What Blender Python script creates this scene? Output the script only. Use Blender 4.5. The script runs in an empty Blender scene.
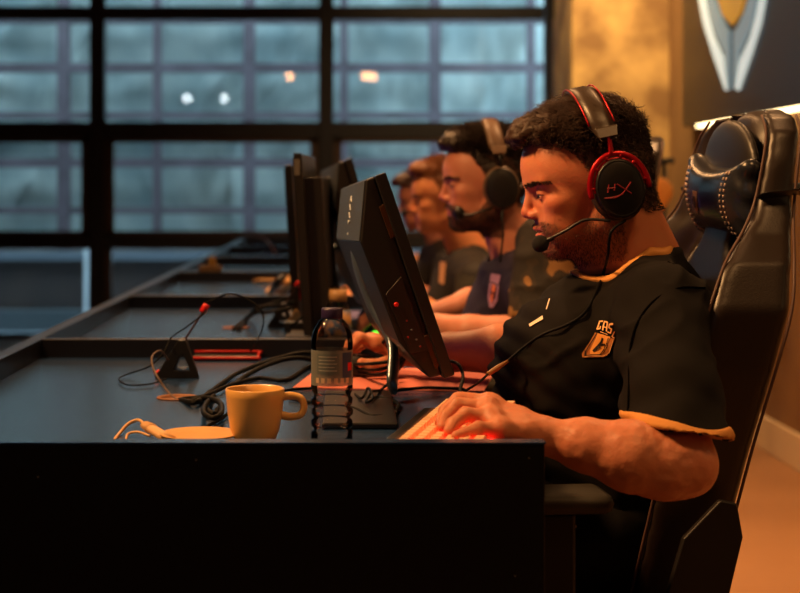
import bpy, math, random
import numpy as np
from mathutils import Vector, Matrix, noise as mnoise
from mathutils.bvhtree import BVHTree
random.seed(7); rng = np.random.default_rng(7)
scene = bpy.context.scene
col = scene.collection
FPX = 1525.0; CX = 344.0; CY = 190.0; CZ = 1.059     # lens in pixels, vanishing point, eye height

def P(px, py, Y):                                     # point of the place at depth Y
    return np.array([(px-CX)*Y/FPX, Y, CZ-(py-CY)*Y/FPX])

def lin(c):
    return tuple(((v/255)/12.92 if v/255 <= .04045 else ((v/255+.055)/1.055)**2.4) for v in c)

# ---------------------------------------------------------------- materials
def mat(name, rgb, rough=.5, metal=0, spec=.5, noise=None, bump=None, emit=None, estr=0, coat=0, sss=0, trans=0, ior=1.45, alpha=1):
    m = bpy.data.materials.new(name); m.use_nodes = True
    nt = m.node_tree; b = nt.nodes['Principled BSDF']
    c = lin(rgb)+(1,)
    b.inputs['Base Color'].default_value = c
    b.inputs['Roughness'].default_value = rough
    b.inputs['Metallic'].default_value = metal
    b.inputs['Specular IOR Level'].default_value = spec
    b.inputs['Coat Weight'].default_value = coat
    b.inputs['IOR'].default_value = ior
    b.inputs['Transmission Weight'].default_value = trans
    b.inputs['Alpha'].default_value = alpha
    if sss:
        b.inputs['Subsurface Weight'].default_value = sss
        b.inputs['Subsurface Radius'].default_value = (1, .35, .2)
        b.inputs['Subsurface Scale'].default_value = .006
    if emit:
        b.inputs['Emission Color'].default_value = lin(emit)+(1,)
        b.inputs['Emission Strength'].default_value = estr
    tc = nt.nodes.new('ShaderNodeTexCoord')
    if noise:                                         # (scale, second colour, contrast)
        n = nt.nodes.new('ShaderNodeTexNoise'); n.inputs['Scale'].default_value = noise[0]; n.inputs['Detail'].default_value = 6
        nt.links.new(tc.outputs['Object'], n.inputs['Vector'])
        r = nt.nodes.new('ShaderNodeValToRGB'); k = noise[2] if len(noise) > 2 else .2
        r.color_ramp.elements[0].position = .5-k; r.color_ramp.elements[1].position = .5+k
        r.color_ramp.elements[0].color = c; r.color_ramp.elements[1].color = lin(noise[1])+(1,)
        nt.links.new(n.outputs['Fac'], r.inputs['Fac']); nt.links.new(r.outputs['Color'], b.inputs['Base Color'])
    if bump:                                          # (scale, strength)
        n = nt.nodes.new('ShaderNodeTexNoise'); n.inputs['Scale'].default_value = bump[0]; n.inputs['Detail'].default_value = 4
        nt.links.new(tc.outputs['Object'], n.inputs['Vector'])
        bp = nt.nodes.new('ShaderNodeBump'); bp.inputs['Strength'].default_value = bump[1]; bp.inputs['Distance'].default_value = .002
        nt.links.new(n.outputs['Fac'], bp.inputs['Height']); nt.links.new(bp.outputs['Normal'], b.inputs['Normal'])
    return m

def camo_mat(name, cols, scale=14):
    m = mat(name, cols[0], .85, bump=(300, .3)); nt = m.node_tree; b = nt.nodes['Principled BSDF']
    tc = nt.nodes['Texture Coordinate']
    n = nt.nodes.new('ShaderNodeTexNoise'); n.inputs['Scale'].default_value = scale; n.inputs['Detail'].default_value = 1.5
    nt.links.new(tc.outputs['Object'], n.inputs['Vector'])
    r = nt.nodes.new('ShaderNodeValToRGB'); r.color_ramp.interpolation = 'CONSTANT'
    r.color_ramp.elements[0].color = lin(cols[0])+(1,); r.color_ramp.elements[1].position = .48; r.color_ramp.elements[1].color = lin(cols[1])+(1,)
    e = r.color_ramp.elements.new(.57); e.color = lin(cols[2])+(1,)
    nt.links.new(n.outputs['Fac'], r.inputs['Fac']); nt.links.new(r.outputs['Color'], b.inputs['Base Color'])
    return m

def skin_mat(name, base, hair, lip):
    m = mat(name, base, .48, sss=.25, spec=.45, bump=(260, .25)); nt = m.node_tree; b = nt.nodes['Principled BSDF']
    a = nt.nodes.new('ShaderNodeAttribute'); a.attribute_name = 'zones'
    s = nt.nodes.new('ShaderNodeSeparateColor'); nt.links.new(a.outputs['Color'], s.inputs['Color'])
    tc = nt.nodes['Texture Coordinate']
    n = nt.nodes.new('ShaderNodeTexNoise'); n.inputs['Scale'].default_value = 40; nt.links.new(tc.outputs['Object'], n.inputs['Vector'])
    v = nt.nodes.new('ShaderNodeMix'); v.data_type = 'RGBA'; v.inputs['A'].default_value = lin(base)+(1,)
    v.inputs['B'].default_value = lin([base[0]*.97, base[1]*.86, base[2]*.82])+(1,); nt.links.new(n.outputs['Fac'], v.inputs['Factor'])
    last = v.outputs['Result']
    for ch, c in (('Blue', [base[0]*.98, base[1]*.72, base[2]*.68]), ('Green', lip), ('Red', hair)):
        x = nt.nodes.new('ShaderNodeMix'); x.data_type = 'RGBA'; nt.links.new(s.outputs[ch], x.inputs['Factor'])
        nt.links.new(last, x.inputs['A']); x.inputs['B'].default_value = lin(c)+(1,); last = x.outputs['Result']
    nt.links.new(last, b.inputs['Base Color'])
    return m

def glass_mat(name, tint=(1, 1, 1), rough=0.0, ior=1.5):
    m = bpy.data.materials.new(name); m.use_nodes = True; nt = m.node_tree; nt.nodes.clear()
    o = nt.nodes.new('ShaderNodeOutputMaterial'); mx = nt.nodes.new('ShaderNodeMixShader')
    t = nt.nodes.new('ShaderNodeBsdfTransparent'); t.inputs['Color'].default_value = tint+(1,)
    g = nt.nodes.new('ShaderNodeBsdfGlossy'); g.inputs['Roughness'].default_value = rough
    f = nt.nodes.new('ShaderNodeFresnel'); f.inputs['IOR'].default_value = ior
    nt.links.new(f.outputs['Fac'], mx.inputs['Fac']); nt.links.new(t.outputs[0], mx.inputs[1]); nt.links.new(g.outputs[0], mx.inputs[2])
    nt.links.new(mx.outputs[0], o.inputs['Surface'])
    return m

# ---------------------------------------------------------------- objects
ORG = {}
def tag(o, label=None, cat=None, group=None, kind=None):
    if label: o['label'] = label
    if cat: o['category'] = cat
    if group: o['group'] = group
    if kind: o['kind'] = kind
    return o

def empty(name, loc, label=None, cat=None, group=None):
    o = bpy.data.objects.new(name, None); col.objects.link(o); o.location = loc; o.empty_display_size = .05
    ORG[o.name] = np.array(loc, float)
    return tag(o, label, cat, group)

def link_mesh(name, V, faces, m, parent=None, smooth=True, bevel=0, attr=None, base=False):
    V = np.asarray(V, float)
    lo, hi = V.min(0), V.max(0); c = (lo+hi)/2
    if parent is None or base: c[2] = lo[2]
    me = bpy.data.meshes.new(name)
    if isinstance(faces, np.ndarray):
        n = faces.shape[1]; me.vertices.add(len(V)); me.vertices.foreach_set('co', (V-c).astype(np.float32).ravel())
        me.loops.add(faces.size); me.loops.foreach_set('vertex_index', faces.astype(np.int32).ravel())
        me.polygons.add(len(faces)); me.polygons.foreach_set('loop_start', np.arange(0, faces.size, n, dtype=np.int32))
        me.update(calc_edges=True)
    else:
        me.from_pydata([tuple(v) for v in (V-c)], [], faces)
    me.validate()
    if smooth: me.polygons.foreach_set('use_smooth', np.ones(len(me.polygons), dtype=bool))
    if attr is not None:
        a = me.color_attributes.new('zones', 'FLOAT_COLOR', 'POINT')
        cc = np.ones((len(V), 4), np.float32); cc[:, :3] = attr; a.data.foreach_set('color', cc.ravel())
    me.materials.append(m)
    o = bpy.data.objects.new(name, me); col.objects.link(o)
    if parent is not None:
        o.parent = parent; o.location = c-ORG[parent.name]
    else: o.location = c
    ORG[o.name] = c
    if bevel:
        b = o.modifiers.new('bevel', 'BEVEL'); b.width = bevel; b.segments = 2; b.limit_method = 'ANGLE'; b.harden_normals = True
    return o

def catmull(pts, n=8):
    pts = [np.asarray(p, float) for p in pts]
    if len(pts) < 3: return np.array([pts[0]+(pts[1]-pts[0])*t for t in np.linspace(0, 1, n+1)])
    q = [2*pts[0]-pts[1]]+pts+[2*pts[-1]-pts[-2]]; out = []
    for i in range(1, len(q)-2):
        a, b, c, d = q[i-1:i+3]
        for t in np.arange(n)/n:
            out.append(.5*((2*b)+(c-a)*t+(2*a-5*b+4*c-d)*t*t+(3*b-a-3*c+d)*t**3))
    out.append(pts[-1]); return np.array(out)

class MB:
    def __init__(s): s.v = []; s.f = []
    def add(s, V, F):
        k = len(s.v); s.v += [tuple(map(float, p)) for p in V]; s.f += [tuple(i+k for i in f) for f in F]; return s
    def box(s, lo, hi, R=None, o=None):
        x0, y0, z0 = lo; x1, y1, z1 = hi
        V = np.array([(x0,y0,z0),(x1,y0,z0),(x1,y1,z0),(x0,y1,z0),(x0,y0,z1),(x1,y0,z1),(x1,y1,z1),(x0,y1,z1)], float)
        if R is not None: V = V@np.asarray(R).T
        if o is not None: V = V+np.asarray(o)
        return s.add(V, [(3,2,1,0),(4,5,6,7),(0,1,5,4),(1,2,6,5),(2,3,7,6),(3,0,4,7)])
    def tube(s, pts, r, n=8, sm=6, flat=1):
        pts = catmull(pts, sm) if sm > 1 else np.array(pts, float)
        r = np.interp(np.linspace(0, 1, len(pts)), np.linspace(0, 1, len(np.atleast_1d(r))), np.atleast_1d(r))
        T = np.gradient(pts, axis=0); T /= np.linalg.norm(T, axis=1, keepdims=True)+1e-12
        u = np.cross(T[0], (0, 0, 1)); 
        if np.linalg.norm(u) < .1: u = np.cross(T[0], (1, 0, 0))
        V = []; m = len(pts)
        for i in range(m):
            u = u-T[i]*np.dot(u, T[i]); u /= np.linalg.norm(u)+1e-12; w = np.cross(T[i], u)
            for a in np.arange(n)*2*math.pi/n: V.append(pts[i]+r[i]*(math.cos(a)*u+flat*math.sin(a)*w))
        F = [(i*n+j, i*n+(j+1) % n, (i+1)*n+(j+1) % n, (i+1)*n+j) for i in range(m-1) for j in range(n)]
        F += [tuple(range(n-1, -1, -1)), tuple(range((m-1)*n, m*n))]
        return s.add(V, F)
    def lathe(s, prof, c, n=32, R=None):              # prof: (radius, height)
        V = []; m = len(prof)
        for r, z in prof:
            for a in np.arange(n)*2*math.pi/n: V.append((r*math.cos(a), r*math.sin(a), z))
        V = np.array(V)
        if R is not None: V = V@np.asarray(R).T
        V = V+np.asarray(c)
        F = [(i*n+j, i*n+(j+1) % n, (i+1)*n+(j+1) % n, (i+1)*n+j) for i in range(m-1) for j in range(n)]
        if prof[0][0] > 1e-6: F.append(tuple(range(n-1, -1, -1)))
        if prof[-1][0] > 1e-6: F.append(tuple(range((m-1)*n, m*n)))
        return s.add(V, F)
    def prism(s, poly, depth):                        # poly: list of 3D points, depth: 3D vector
        n = len(poly); V = [np.asarray(p, float) for p in poly]; d = np.asarray(depth, float)
        V = V+[p+d for p in V]
        nrm = sum(np.cross(V[i]-V[0], V[(i+1) % n]-V[0]) for i in range(n))
        F = [tuple(range(n)), tuple(range(2*n-1, n-1, -1))]+[(i, i+n, (i+1) % n+n, (i+1) % n) for i in range(n)]
        if np.dot(nrm, d) > 0: F = [tuple(reversed(f)) for f in F]
        return s.add(V, F)
    def build(s, name, m, parent=None, smooth=True, bevel=0, label=None):
        o = link_mesh(name, s.v, s.f, m, parent, smooth, bevel)
        if label: o['label'] = label
        return o

def copy_tree(o, parent=None):
    c = o.copy(); col.objects.link(c); c.parent = parent
    for ch in o.children: copy_tree(ch, c)
    return c

# ---------------------------------------------------------------- implicit surfaces
def vnoise(X, f, seed=0):
    X = np.asarray(X)*f; i = np.floor(X).astype(np.int64); t = X-i; t = t*t*(3-2*t); out = 0
    for dx in (0, 1):
        for dy in (0, 1):
            for dz in (0, 1):
                h = (i[..., 0]+dx)*374761393+(i[..., 1]+dy)*668265263+(i[..., 2]+dz)*2147483647+seed*1013904223
                h = (h ^ (h >> 13))*1274126177; h = ((h ^ (h >> 16)) & 0xffff)/65535.0
                w = (t[..., 0] if dx else 1-t[..., 0])*(t[..., 1] if dy else 1-t[..., 1])*(t[..., 2] if dz else 1-t[..., 2])
                out = out+h*w
    return out*2-1

class Field:
    def __init__(s): s.ops = []; s.R = np.eye(3); s.o = np.zeros(3); s.sc = 1.0
    def frame(s, R, o, sc=1.0): s.R = np.asarray(R, float); s.o = np.asarray(o, float); s.sc = sc; return s
    def W(s, p): return s.o+s.sc*(s.R@np.asarray(p, float))
    def ell(s, c, r, k=.01, sub=False, rot=None):
        r = np.asarray(r, float)*s.sc; c = s.W(c); R = s.R if rot is None else s.R@rot; k *= 1
        def fn(X):
            q = (X-c)@R; a = np.sqrt(((q/r)**2).sum(1)); b = np.sqrt(((q/r**2)**2).sum(1))+1e-9
            return a*(a-1)/b
        m = r.max(); s.ops.append((sub, fn, c-m, c+m, k)); return s
    def cone(s, a, b, ra, rb, k=.01, sub=False):
        a = s.W(a); b = s.W(b); ra *= s.sc; rb *= s.sc; d = b-a; L = d@d+1e-12
        def fn(X):
            q = X-a; t = np.clip(q@d/L, 0, 1); return np.linalg.norm(q-t[:, None]*d, axis=1)-(ra+(rb-ra)*t)
        m = max(ra, rb); s.ops.append((sub, fn, np.minimum(a, b)-m, np.maximum(a, b)+m, k)); return s
    def chain(s, pts, rs, k=.01):
        for i in range(len(pts)-1): s.cone(pts[i], pts[i+1], rs[i], rs[i+1], k)
        return s
    def half(s, p, n, k=.004, lo=None, hi=None):      # removes everything on the side n points to
        p = s.W(p); n = s.R@np.asarray(n, float); n = n/np.linalg.norm(n)
        big = 9.0
        s.ops.append((True, lambda X: -((X-p)@n), np.array(lo if lo is not None else [-big]*3), np.array(hi if hi is not None else [big]*3), k)); return s
    def fun(s, fn, lo, hi, k=.01, sub=False): s.ops.append((sub, fn, np.array(lo, float), np.array(hi, float), k)); return s
    def mesh(s, h, disp=None):
        lo = np.min([o[2] for o in s.ops if not o[0]], 0)-3*h; hi = np.max([o[3] for o in s.ops if not o[0]], 0)+3*h
        n = np.ceil((hi-lo)/h).astype(int)+1
        ax = [lo[i]+h*np.arange(n[i]) for i in range(3)]
        F = np.full(n, .5, np.float64)
        for sub, fn, a, b, k in s.ops:
            m = k+4*h
            i0 = np.clip(np.floor((a-m-lo)/h).astype(int), 0, n); i1 = np.clip(np.ceil((b+m-lo)/h).astype(int)+1, 0, n)
            if (i1 <= i0).any(): continue
            sl = tuple(slice(i0[j], i1[j]) for j in range(3))
            G = np.stack(np.meshgrid(*[ax[j][sl[j]] for j in range(3)], indexing='ij'), -1).reshape(-1, 3)
            d = fn(G).reshape(F[sl].shape); f = F[sl]
            if sub:
                e = np.clip(k-np.abs(f+d), 0, None)/max(k, 1e-9); F[sl] = np.maximum(f, -d)+e*e*k*.25
            else:
                e = np.clip(k-np.abs(f-d), 0, None)/max(k, 1e-9); F[sl] = np.minimum(f, d)-e*e*k*.25
        S = F < 0
        c = np.zeros(n-1, np.int8)
        co = [(x, y, z) for x in (0, 1) for y in (0, 1) for z in (0, 1)]
        for x, y, z in co: c += S[x:n[0]-1+x, y:n[1]-1+y, z:n[2]-1+z]
        I = np.argwhere((c > 0) & (c < 8)); idx = np.full(n-1, -1, np.int64); idx[tuple(I.T)] = np.arange(len(I))
        acc = np.zeros((len(I), 3)); cnt = np.zeros(len(I))
        for a in co:
            for ax_ in range(3):
                if a[ax_]: continue
                b = list(a); b[ax_] = 1
                fa = F[I[:, 0]+a[0], I[:, 1]+a[1], I[:, 2]+a[2]]; fb = F[I[:, 0]+b[0], I[:, 1]+b[1], I[:, 2]+b[2]]
                m = (fa < 0) != (fb < 0); t = np.where(m, fa/np.where(m, fa-fb, 1), 0)
                p = np.tile(np.array(a, float), (len(I), 1)); p[:, ax_] += t
                acc += p*m[:, None]; cnt += m
        V = lo+(I+acc/cnt[:, None])*h
        Q = []
        for ax_ in range(3):
            b1, b2 = [(1, 2), (2, 0), (0, 1)][ax_]
            sa = [slice(0, None)]*3; sb = [slice(0, None)]*3; sa[ax_] = slice(0, -1); sb[ax_] = slice(1, None)
            X = S[tuple(sa)] != S[tuple(sb)]
            E = np.argwhere(X); ok = (E[:, b1] > 0) & (E[:, b2] > 0) & (E[:, b1] < n[b1]-1) & (E[:, b2] < n[b2]-1); E = E[ok]
            def cell(d1, d2):
                q = E.copy(); q[:, b1] -= d1; q[:, b2] -= d2; return idx[tuple(q.T)]
            q = np.stack([cell(1, 1), cell(0, 1), cell(0, 0), cell(1, 0)], 1)
            fl = S[tuple(E.T)]; q[~fl] = q[~fl][:, ::-1]; Q.append(q)
        Q = np.concatenate(Q); Q = Q[(Q >= 0).all(1)]
        if disp is not None:
            N = normals(V, Q); V = V+N*disp(V, N)[:, None]
        return V, Q

def largest(V, Q):
    lab = np.arange(len(V))
    while True:
        m = lab[Q].min(1); new = lab.copy()
        for j in range(4): np.minimum.at(new, Q[:, j], m)
        new = new[new]
        if (new == lab).all(): break
        lab = new
    u, c = np.unique(lab, return_counts=True); k = lab == u[c.argmax()]
    idx = np.cumsum(k)-1; return V[k], idx[Q[k[Q[:, 0]]]]

def normals(V, Q):
    n = np.cross(V[Q[:, 2]]-V[Q[:, 0]], V[Q[:, 3]]-V[Q[:, 1]]); N = np.zeros_like(V)
    for j in range(4): np.add.at(N, Q[:, j], n)
    return N/(np.linalg.norm(N, axis=1, keepdims=True)+1e-12)

def smooth_mesh(V, Q, it=2, lam=.5):
    for _ in range(it):
        A = np.zeros_like(V); c = np.zeros(len(V))
        for j in range(4):
            for k in (1, 3): np.add.at(A, Q[:, j], V[Q[:, (j+k) % 4]]); np.add.at(c, Q[:, j], 1)
        V = V+lam*(A/np.maximum(c, 1)[:, None]-V)
    return V

def strands(roots, dirs, length, flow, curl, rad, seg=6, grav=0, seed=1, fan=.25):
    g = np.random.default_rng(seed); N = len(roots); L = np.broadcast_to(length, (N,))*g.uniform(.75, 1.15, N)
    p = roots.copy(); d = dirs+g.normal(0, fan, (N, 3)); d /= np.linalg.norm(d, axis=1, keepdims=True)
    ph = vnoise(roots, 60, 3)*6+g.uniform(0, .8, N); pts = [p.copy()]; side = np.cross(d, [0.3, .2, .9]); side /= np.linalg.norm(side, axis=1, keepdims=True)+1e-9
    for i in range(seg):
        t = (i+1)/seg
        d = d+flow*(1.6/seg); d[:, 2] -= grav/seg; d /= np.linalg.norm(d, axis=1, keepdims=True)+1e-9
        s2 = np.cross(d, side)
        c = curl*(np.cos(ph+t*6.5)[:, None]*side+np.sin(ph+t*6.5)[:, None]*s2)
        dd = d+c; dd /= np.linalg.norm(dd, axis=1, keepdims=True)
        p = p+dd*(L/seg)[:, None]; pts.append(p.copy())
    pts = np.stack(pts, 1)                            # N,S+1,3
    T = np.gradient(pts, axis=1); T /= np.linalg.norm(T, axis=2, keepdims=True)+1e-9
    a = np.cross(T, np.broadcast_to([.31, .5, .8], T.shape)); a /= np.linalg.norm(a, axis=2, keepdims=True)+1e-9; b = np.cross(T, a)
    r = rad*(1-np.linspace(0, 1, seg+1)**2*.85)[None, :, None]
    R = [pts+r*(math.cos(q)*a+math.sin(q)*b) for q in (0, 2.094, 4.189)]
    V = np.stack(R, 2).reshape(-1, 3); S1 = seg+1
    base = (np.arange(N)*S1*3)[:, None, None]+(np.arange(seg)*3)[None, :, None]; j = np.arange(3)[None, None, :]
    Q = np.stack([base+j, base+(j+1) % 3, base+3+(j+1) % 3, base+3+j], -1).reshape(-1, 4)
    return V, Q

def merge(parts):
    V = []; Q = []; k = 0
    for v, q in parts: V.append(v); Q.append(q+k); k += len(v)
    return np.concatenate(V), np.concatenate(Q)
EXPO = 0.0; SKY = 7.6; STRIP = 7
WARM = (1, .50, .18); WARM2 = (1, .50, .20)
LIGHTS = [
    ('ceiling_spot_key', (-1.5, 1.9, 2.9), (.35, 2.25, 1.0), .35, 20, WARM, 70),
    ('ceiling_spot_desk', (-.6, 4.2, 3.1), (.2, 4.0, .9), .5, 24, WARM2, 100),
    ('ceiling_spot_far', (-.5, 6.6, 3.1), (.2, 5.6, .9), .5, 18, WARM2, 100),
    ('ceiling_spot_aisle', (1.1, 3.6, 3.1), (1.3, 3.9, 0), .5, 34, WARM2, 110),
    ('ceiling_spot_column', (.9, 7.0, 3.1), (1.45, 8.1, 1.6), .4, 30, (1, .68, .34), 110),
    ('ceiling_spot_back', (.9, .8, 3.1), (.8, 2.4, .6), .4, 6, WARM, 90),
]
KBL = 3.0
SCR = .12
# ---------------------------------------------------------------- camera
cam = bpy.data.cameras.new('camera'); cam.sensor_width = 36; cam.lens = FPX/800*36
cam.shift_x = (400-CX)/800; cam.shift_y = -(296.5-CY)/800; cam.clip_end = 100; cam.clip_start = .05
cam.dof.use_dof = True; cam.dof.focus_distance = 2.08; cam.dof.aperture_fstop = 5.0
camo = bpy.data.objects.new('camera', cam); col.objects.link(camo)
camo.location = (0, 0, CZ); camo.rotation_euler = (math.pi/2, 0, 0); scene.camera = camo
scene.cycles.transparent_max_bounces = 48
scene.view_settings.view_transform = 'Standard'; scene.view_settings.look = 'None'; scene.view_settings.gamma = 1
scene.view_settings.use_curve_mapping = False; scene.view_settings.exposure = EXPO

w = bpy.data.worlds.new('overcast_sky'); scene.world = w; w.use_nodes = True
w.node_tree.nodes['Background'].inputs['Color'].default_value = lin((180, 210, 226))+(1,)
w.node_tree.nodes['Background'].inputs['Strength'].default_value = SKY

# ---------------------------------------------------------------- materials
M = dict(
    frame=mat('dark_frame', (50, 42, 42), .45), sash=mat('brown_sash', (88, 62, 46), .5),
    floor=None, wall=mat('tan_plaster', (150, 112, 66), .8, noise=(2.2, (118, 84, 48), .25), bump=(40, .5)),
    dark_wall=mat('dark_paint', (48, 40, 36), .8), ceil=mat('ceiling_paint', (60, 52, 46), .9),
    gold=mat('gold_concrete', (206, 166, 100), .75, noise=(3.6, (140, 104, 60), .11), bump=(30, 1)),
    cream=mat('cream_paint', (214, 190, 150), .5),
    desk=mat('desk_laminate', (28, 52, 88), .22, spec=.8, bump=(500, .04)),
    edge=mat('desk_edge', (17, 17, 24), .35, spec=.5, bump=(300, .05)),
    panel=mat('desk_panel', (6, 6, 8), .5, spec=.3, noise=(140, (9, 9, 11), .1)),
    wood=mat('light_wood_edge', (128, 78, 42), .6), beige=mat('beige_plastic', (226, 178, 118), .45),
    black=mat('black_plastic', (14, 13, 14), .42), cable=mat('cable_rubber', (5, 5, 6), .6, spec=.15),
    red=mat('red_plastic', (200, 22, 20), .4), white=mat('white_plastic', (225, 220, 210), .4),
    grey=mat('grey_metal', (110, 118, 130), .35, metal=.8), glass=glass_mat('window_glass', (.93, .97, .98)),
)
fm = mat('warm_wood_floor', (168, 124, 84), .5, noise=(1.6, (136, 96, 60), .3), bump=(60, .2)); M['floor'] = fm

def struct(name, lo, hi, m, bevel=0):
    o = MB().box(lo, hi).build(name, m, smooth=False, bevel=bevel); o['kind'] = 'structure'; return o

WX = 1.725; WY = 10.9; H = 3.3
struct('floor', (-6, -4, -.1), (WX+.15, WY+.1, 0), M['floor'])
struct('wall_right', (WX, -4, 0), (WX+.15, WY, H), M['wall'])
struct('wall_left', (-6.15, -4, 0), (-6, WY, H), M['dark_wall'])
struct('wall_back', (-6, -4.15, 0), (WX, -4, H), M['dark_wall'])
struct('ceiling', (-6.15, -4.15, H), (WX+.15, WY+.1, H+.1), M['ceil'])
struct('wall_column', (1.206, 8.07, 0), (WX, 8.75, H), M['gold'], .006)
struct('trim_wood', (1.275, 9.2, 0), (1.36, 9.32, 2.1), mat('wood_block', (176, 116, 72), .6))
struct('baseboard_right', (WX-.02, -4, 0), (WX, 8.07, .138), M['cream'], .006)

# window wall: posts and rails at the far end; each bay is a window with its frame, rails, sash and pane
def wx(px): return (px-CX)*WY/FPX
def wz(py): return CZ-(py-CY)*WY/FPX
posts = [-620, -375, -137, 98, 326, 549]
for i in range(len(posts)-1):
    x0, x1 = wx(posts[i]), wx(posts[i+1])
    t = empty('window_%d' % (i+1), ((x0+x1)/2, WY, 0)); t['kind'] = 'structure'
    f = MB(); f.box((x0-.05, WY-.07, 0), (x0+.055, WY+.05, H))
    if i == len(posts)-2: f.box((x1-.035, WY-.07, 0), (x1+.03, WY+.05, H))
    f.build('window_post', M['frame'], t, smooth=False, bevel=.004)
    r = MB()
    for a, b in ((7, 20), (122, 138), (235, 249), (333, 338.2)): r.box((x0+.05, WY-.05, max(wz(b), 0)), (x1-.045, WY+.04, wz(a)))
    r.build('window_rail', M['frame'], t, smooth=False, bevel=.004)
    s = MB()
    for a, b in ((138, 235),):
        zz0, zz1 = wz(b), wz(a)
        for xa, xb in ((x0+.055, x0+.115), (x1-.115, x1-.05)): s.box((xa, WY-.035, zz0), (xb, WY+.03, zz1))
        s.box((x0+.055, WY-.035, zz1-.035), (x1-.05, WY+.03, zz1)); s.box((x0+.055, WY-.035, zz0), (x1-.05, WY+.03, zz0+.03))
    s.box((x0+.055, WY-.035, 0), (x0+.10, WY+.03, wz(249)))
    s.build('window_sash', M['sash'], t, smooth=False, bevel=.004)
    g = MB(); g.box((x0+.05, WY-.004, .03), (x1-.045, WY+.004, H)); g.build('window_pane', M['glass'], t, smooth=False)
struct('trim_jamb', (wx(553), WY-.1, 0), (wx(572), WY+.05, H), mat('pale_jamb', (150, 170, 182), .6))
struct('wall_far', (wx(572), WY-.05, 0), (WX, WY+.1, H), M['wall'])

# outside: facade with glazing bars and hanging translucent sheets
FY = 13.2
def fx(px): return (px-CX)*FY/FPX
def fz(py): return CZ-(py-CY)*FY/FPX
struct('ground', (-14, WY+.1, -.3), (8, 30, -.12), mat('pale_paving', (150, 160, 168), .8, noise=(3, (120, 130, 138), .2)))
fac = empty('industrial_facade', (fx(300), FY, 0), 'glazed industrial facade with a grid of bars seen through the windows', 'building')
ORG[fac.name] = np.array([fx(300), FY, 0.]); fac.location = (fx(300), FY, -.12)
ORG[fac.name][2] = -.12
bm = MB()
xs = np.arange(-12, 12)
for k in range(-9, 6):
    x = fx(64+93*k) + .02*math.sin(k*3); wdt = .035 if k % 2 else .05
    bm.box((x-wdt, FY-.05, -.12), (x+wdt, FY+.05, 4.6))
for k in range(-5, 5):
    z = fz(68+47.5*k); hh = .028 if k % 2 else .04
    bm.box((fx(-760), FY-.045, z-hh), (fx(560), FY+.045, z+hh))
bm.build('glazing_bar', mat('weathered_bar', (84, 74, 82), .7, noise=(5, (62, 52, 58), .2)), fac, smooth=False)
sheetm = mat('milky_sheet', (166, 176, 172), .55, noise=(1.7, (118, 136, 138), .2), bump=(6, 1))
nx, nz = 260, 90
X, Z = np.meshgrid(np.linspace(fx(-770), fx(570), nx), np.linspace(fz(246), 4.6, nz), indexing='ij')
G = np.stack([X, 0*X, Z], -1)
D = .16*np.abs(np.sin(X*5.2+1.5*np.sin(Z*1.4)+vnoise(G, 1.3)*2.5))*(.4+.6*vnoise(G, .9, 5)**2)+.05*vnoise(G, 3.0, 2)+.015*vnoise(G*[3, 1, 1], 7, 4)
V = np.stack([X, FY+.22+D, Z], -1).reshape(-1, 3)
ii = np.arange((nx-1)*(nz-1)); a = ii//(nz-1); b = ii % (nz-1); k = a*nz+b
link_mesh('hanging_sheet', V, np.stack([k, k+nz, k+nz+1, k+1], 1), sheetm, fac)
lw = MB().box((fx(-770), FY-.35, -.12), (fx(560), FY+.4, fz(250))).build('plinth_wall', mat('brown_plinth', (66, 54, 50), .8, noise=(3, (48, 42, 42), .2)), fac, smooth=False)
MB().box((fx(-770), FY-.42, fz(258)), (fx(560), FY-.3, fz(250))).build('plinth_cap', mat('grey_cap', (96, 106, 116), .7), fac, smooth=False)
MB().box((fx(-770), FY-.5, -.12), (fx(560), FY-.34, fz(306))).build('plinth_kerb', mat('grey_kerb', (66, 74, 78), .8), fac, smooth=False)

MB().box((-2.145, FY-.62, -.12), (-2.118, FY-.58, fz(244))).build('light_slit', mat('light_slit', (215, 225, 230), .5), fac, smooth=False)  # pale strip added in place of the slit of light beside the post
# ---------------------------------------------------------------- sign with shield emblem on the right wall
SX = WX-.06
sg = empty('wall_sign', (SX, 5.4, CZ+.30), 'large dark wall sign with a white and yellow shield emblem', 'sign')
MB().box((SX, .6, 1.369), (WX-.001, 7.5, 3.1)).build('sign_board', mat('sign_board', (26, 22, 24), .38, spec=.6), sg, smooth=False, bevel=.004)
def sp(x, y):
    px, py = 600+x/3.955, y/3.955; Y = SX*FPX/(px-CX); return (SX, Y, CZ-(py-CY)*Y/FPX)
def emblem(name, pts, m, mirror=True):
    mb = MB()
    for sgn in ((1, -1) if mirror else (1,)):
        poly = []
        for x, y in pts:
            yy = 6.7+0*x
            xx = x if sgn > 0 else 1058-x
            poly.append(sp(xx, y))
        # keep the far and near halves level: heights follow the shield's centre line
        mb.prism(poly, (-.012, 0, 0))
    return mb.build(name, m, sg, smooth=False)
wem = mat('emblem_white', (214, 222, 214), .4, emit=(205, 220, 215), estr=.8)  # emission added to brighten the rim; the emblem is no lamp
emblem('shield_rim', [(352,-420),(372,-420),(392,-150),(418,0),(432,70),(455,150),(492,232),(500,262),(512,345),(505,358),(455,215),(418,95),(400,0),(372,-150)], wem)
emblem('shield_blade', [(392,-400),(440,-400),(440,-150),(462,0),(478,50),(505,108),(520,125),(520,352),(514,350),(503,250),(500,205),(470,140),(448,80),(430,0),(404,-150)], mat('emblem_grey', (150, 172, 178), .4, emit=(150, 180, 188), estr=.4))  # blades get weaker added emission to look brighter
emblem('shield_core', [(462,-330),(596,-330),(592,-150),(580,0),(565,50),(530,98),(495,58),(478,0),(466,-150)], mat('emblem_gold', (236, 176, 70), .4, emit=(236, 170, 60), estr=.4), mirror=False)  # gold core brightened by added emission too
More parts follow.
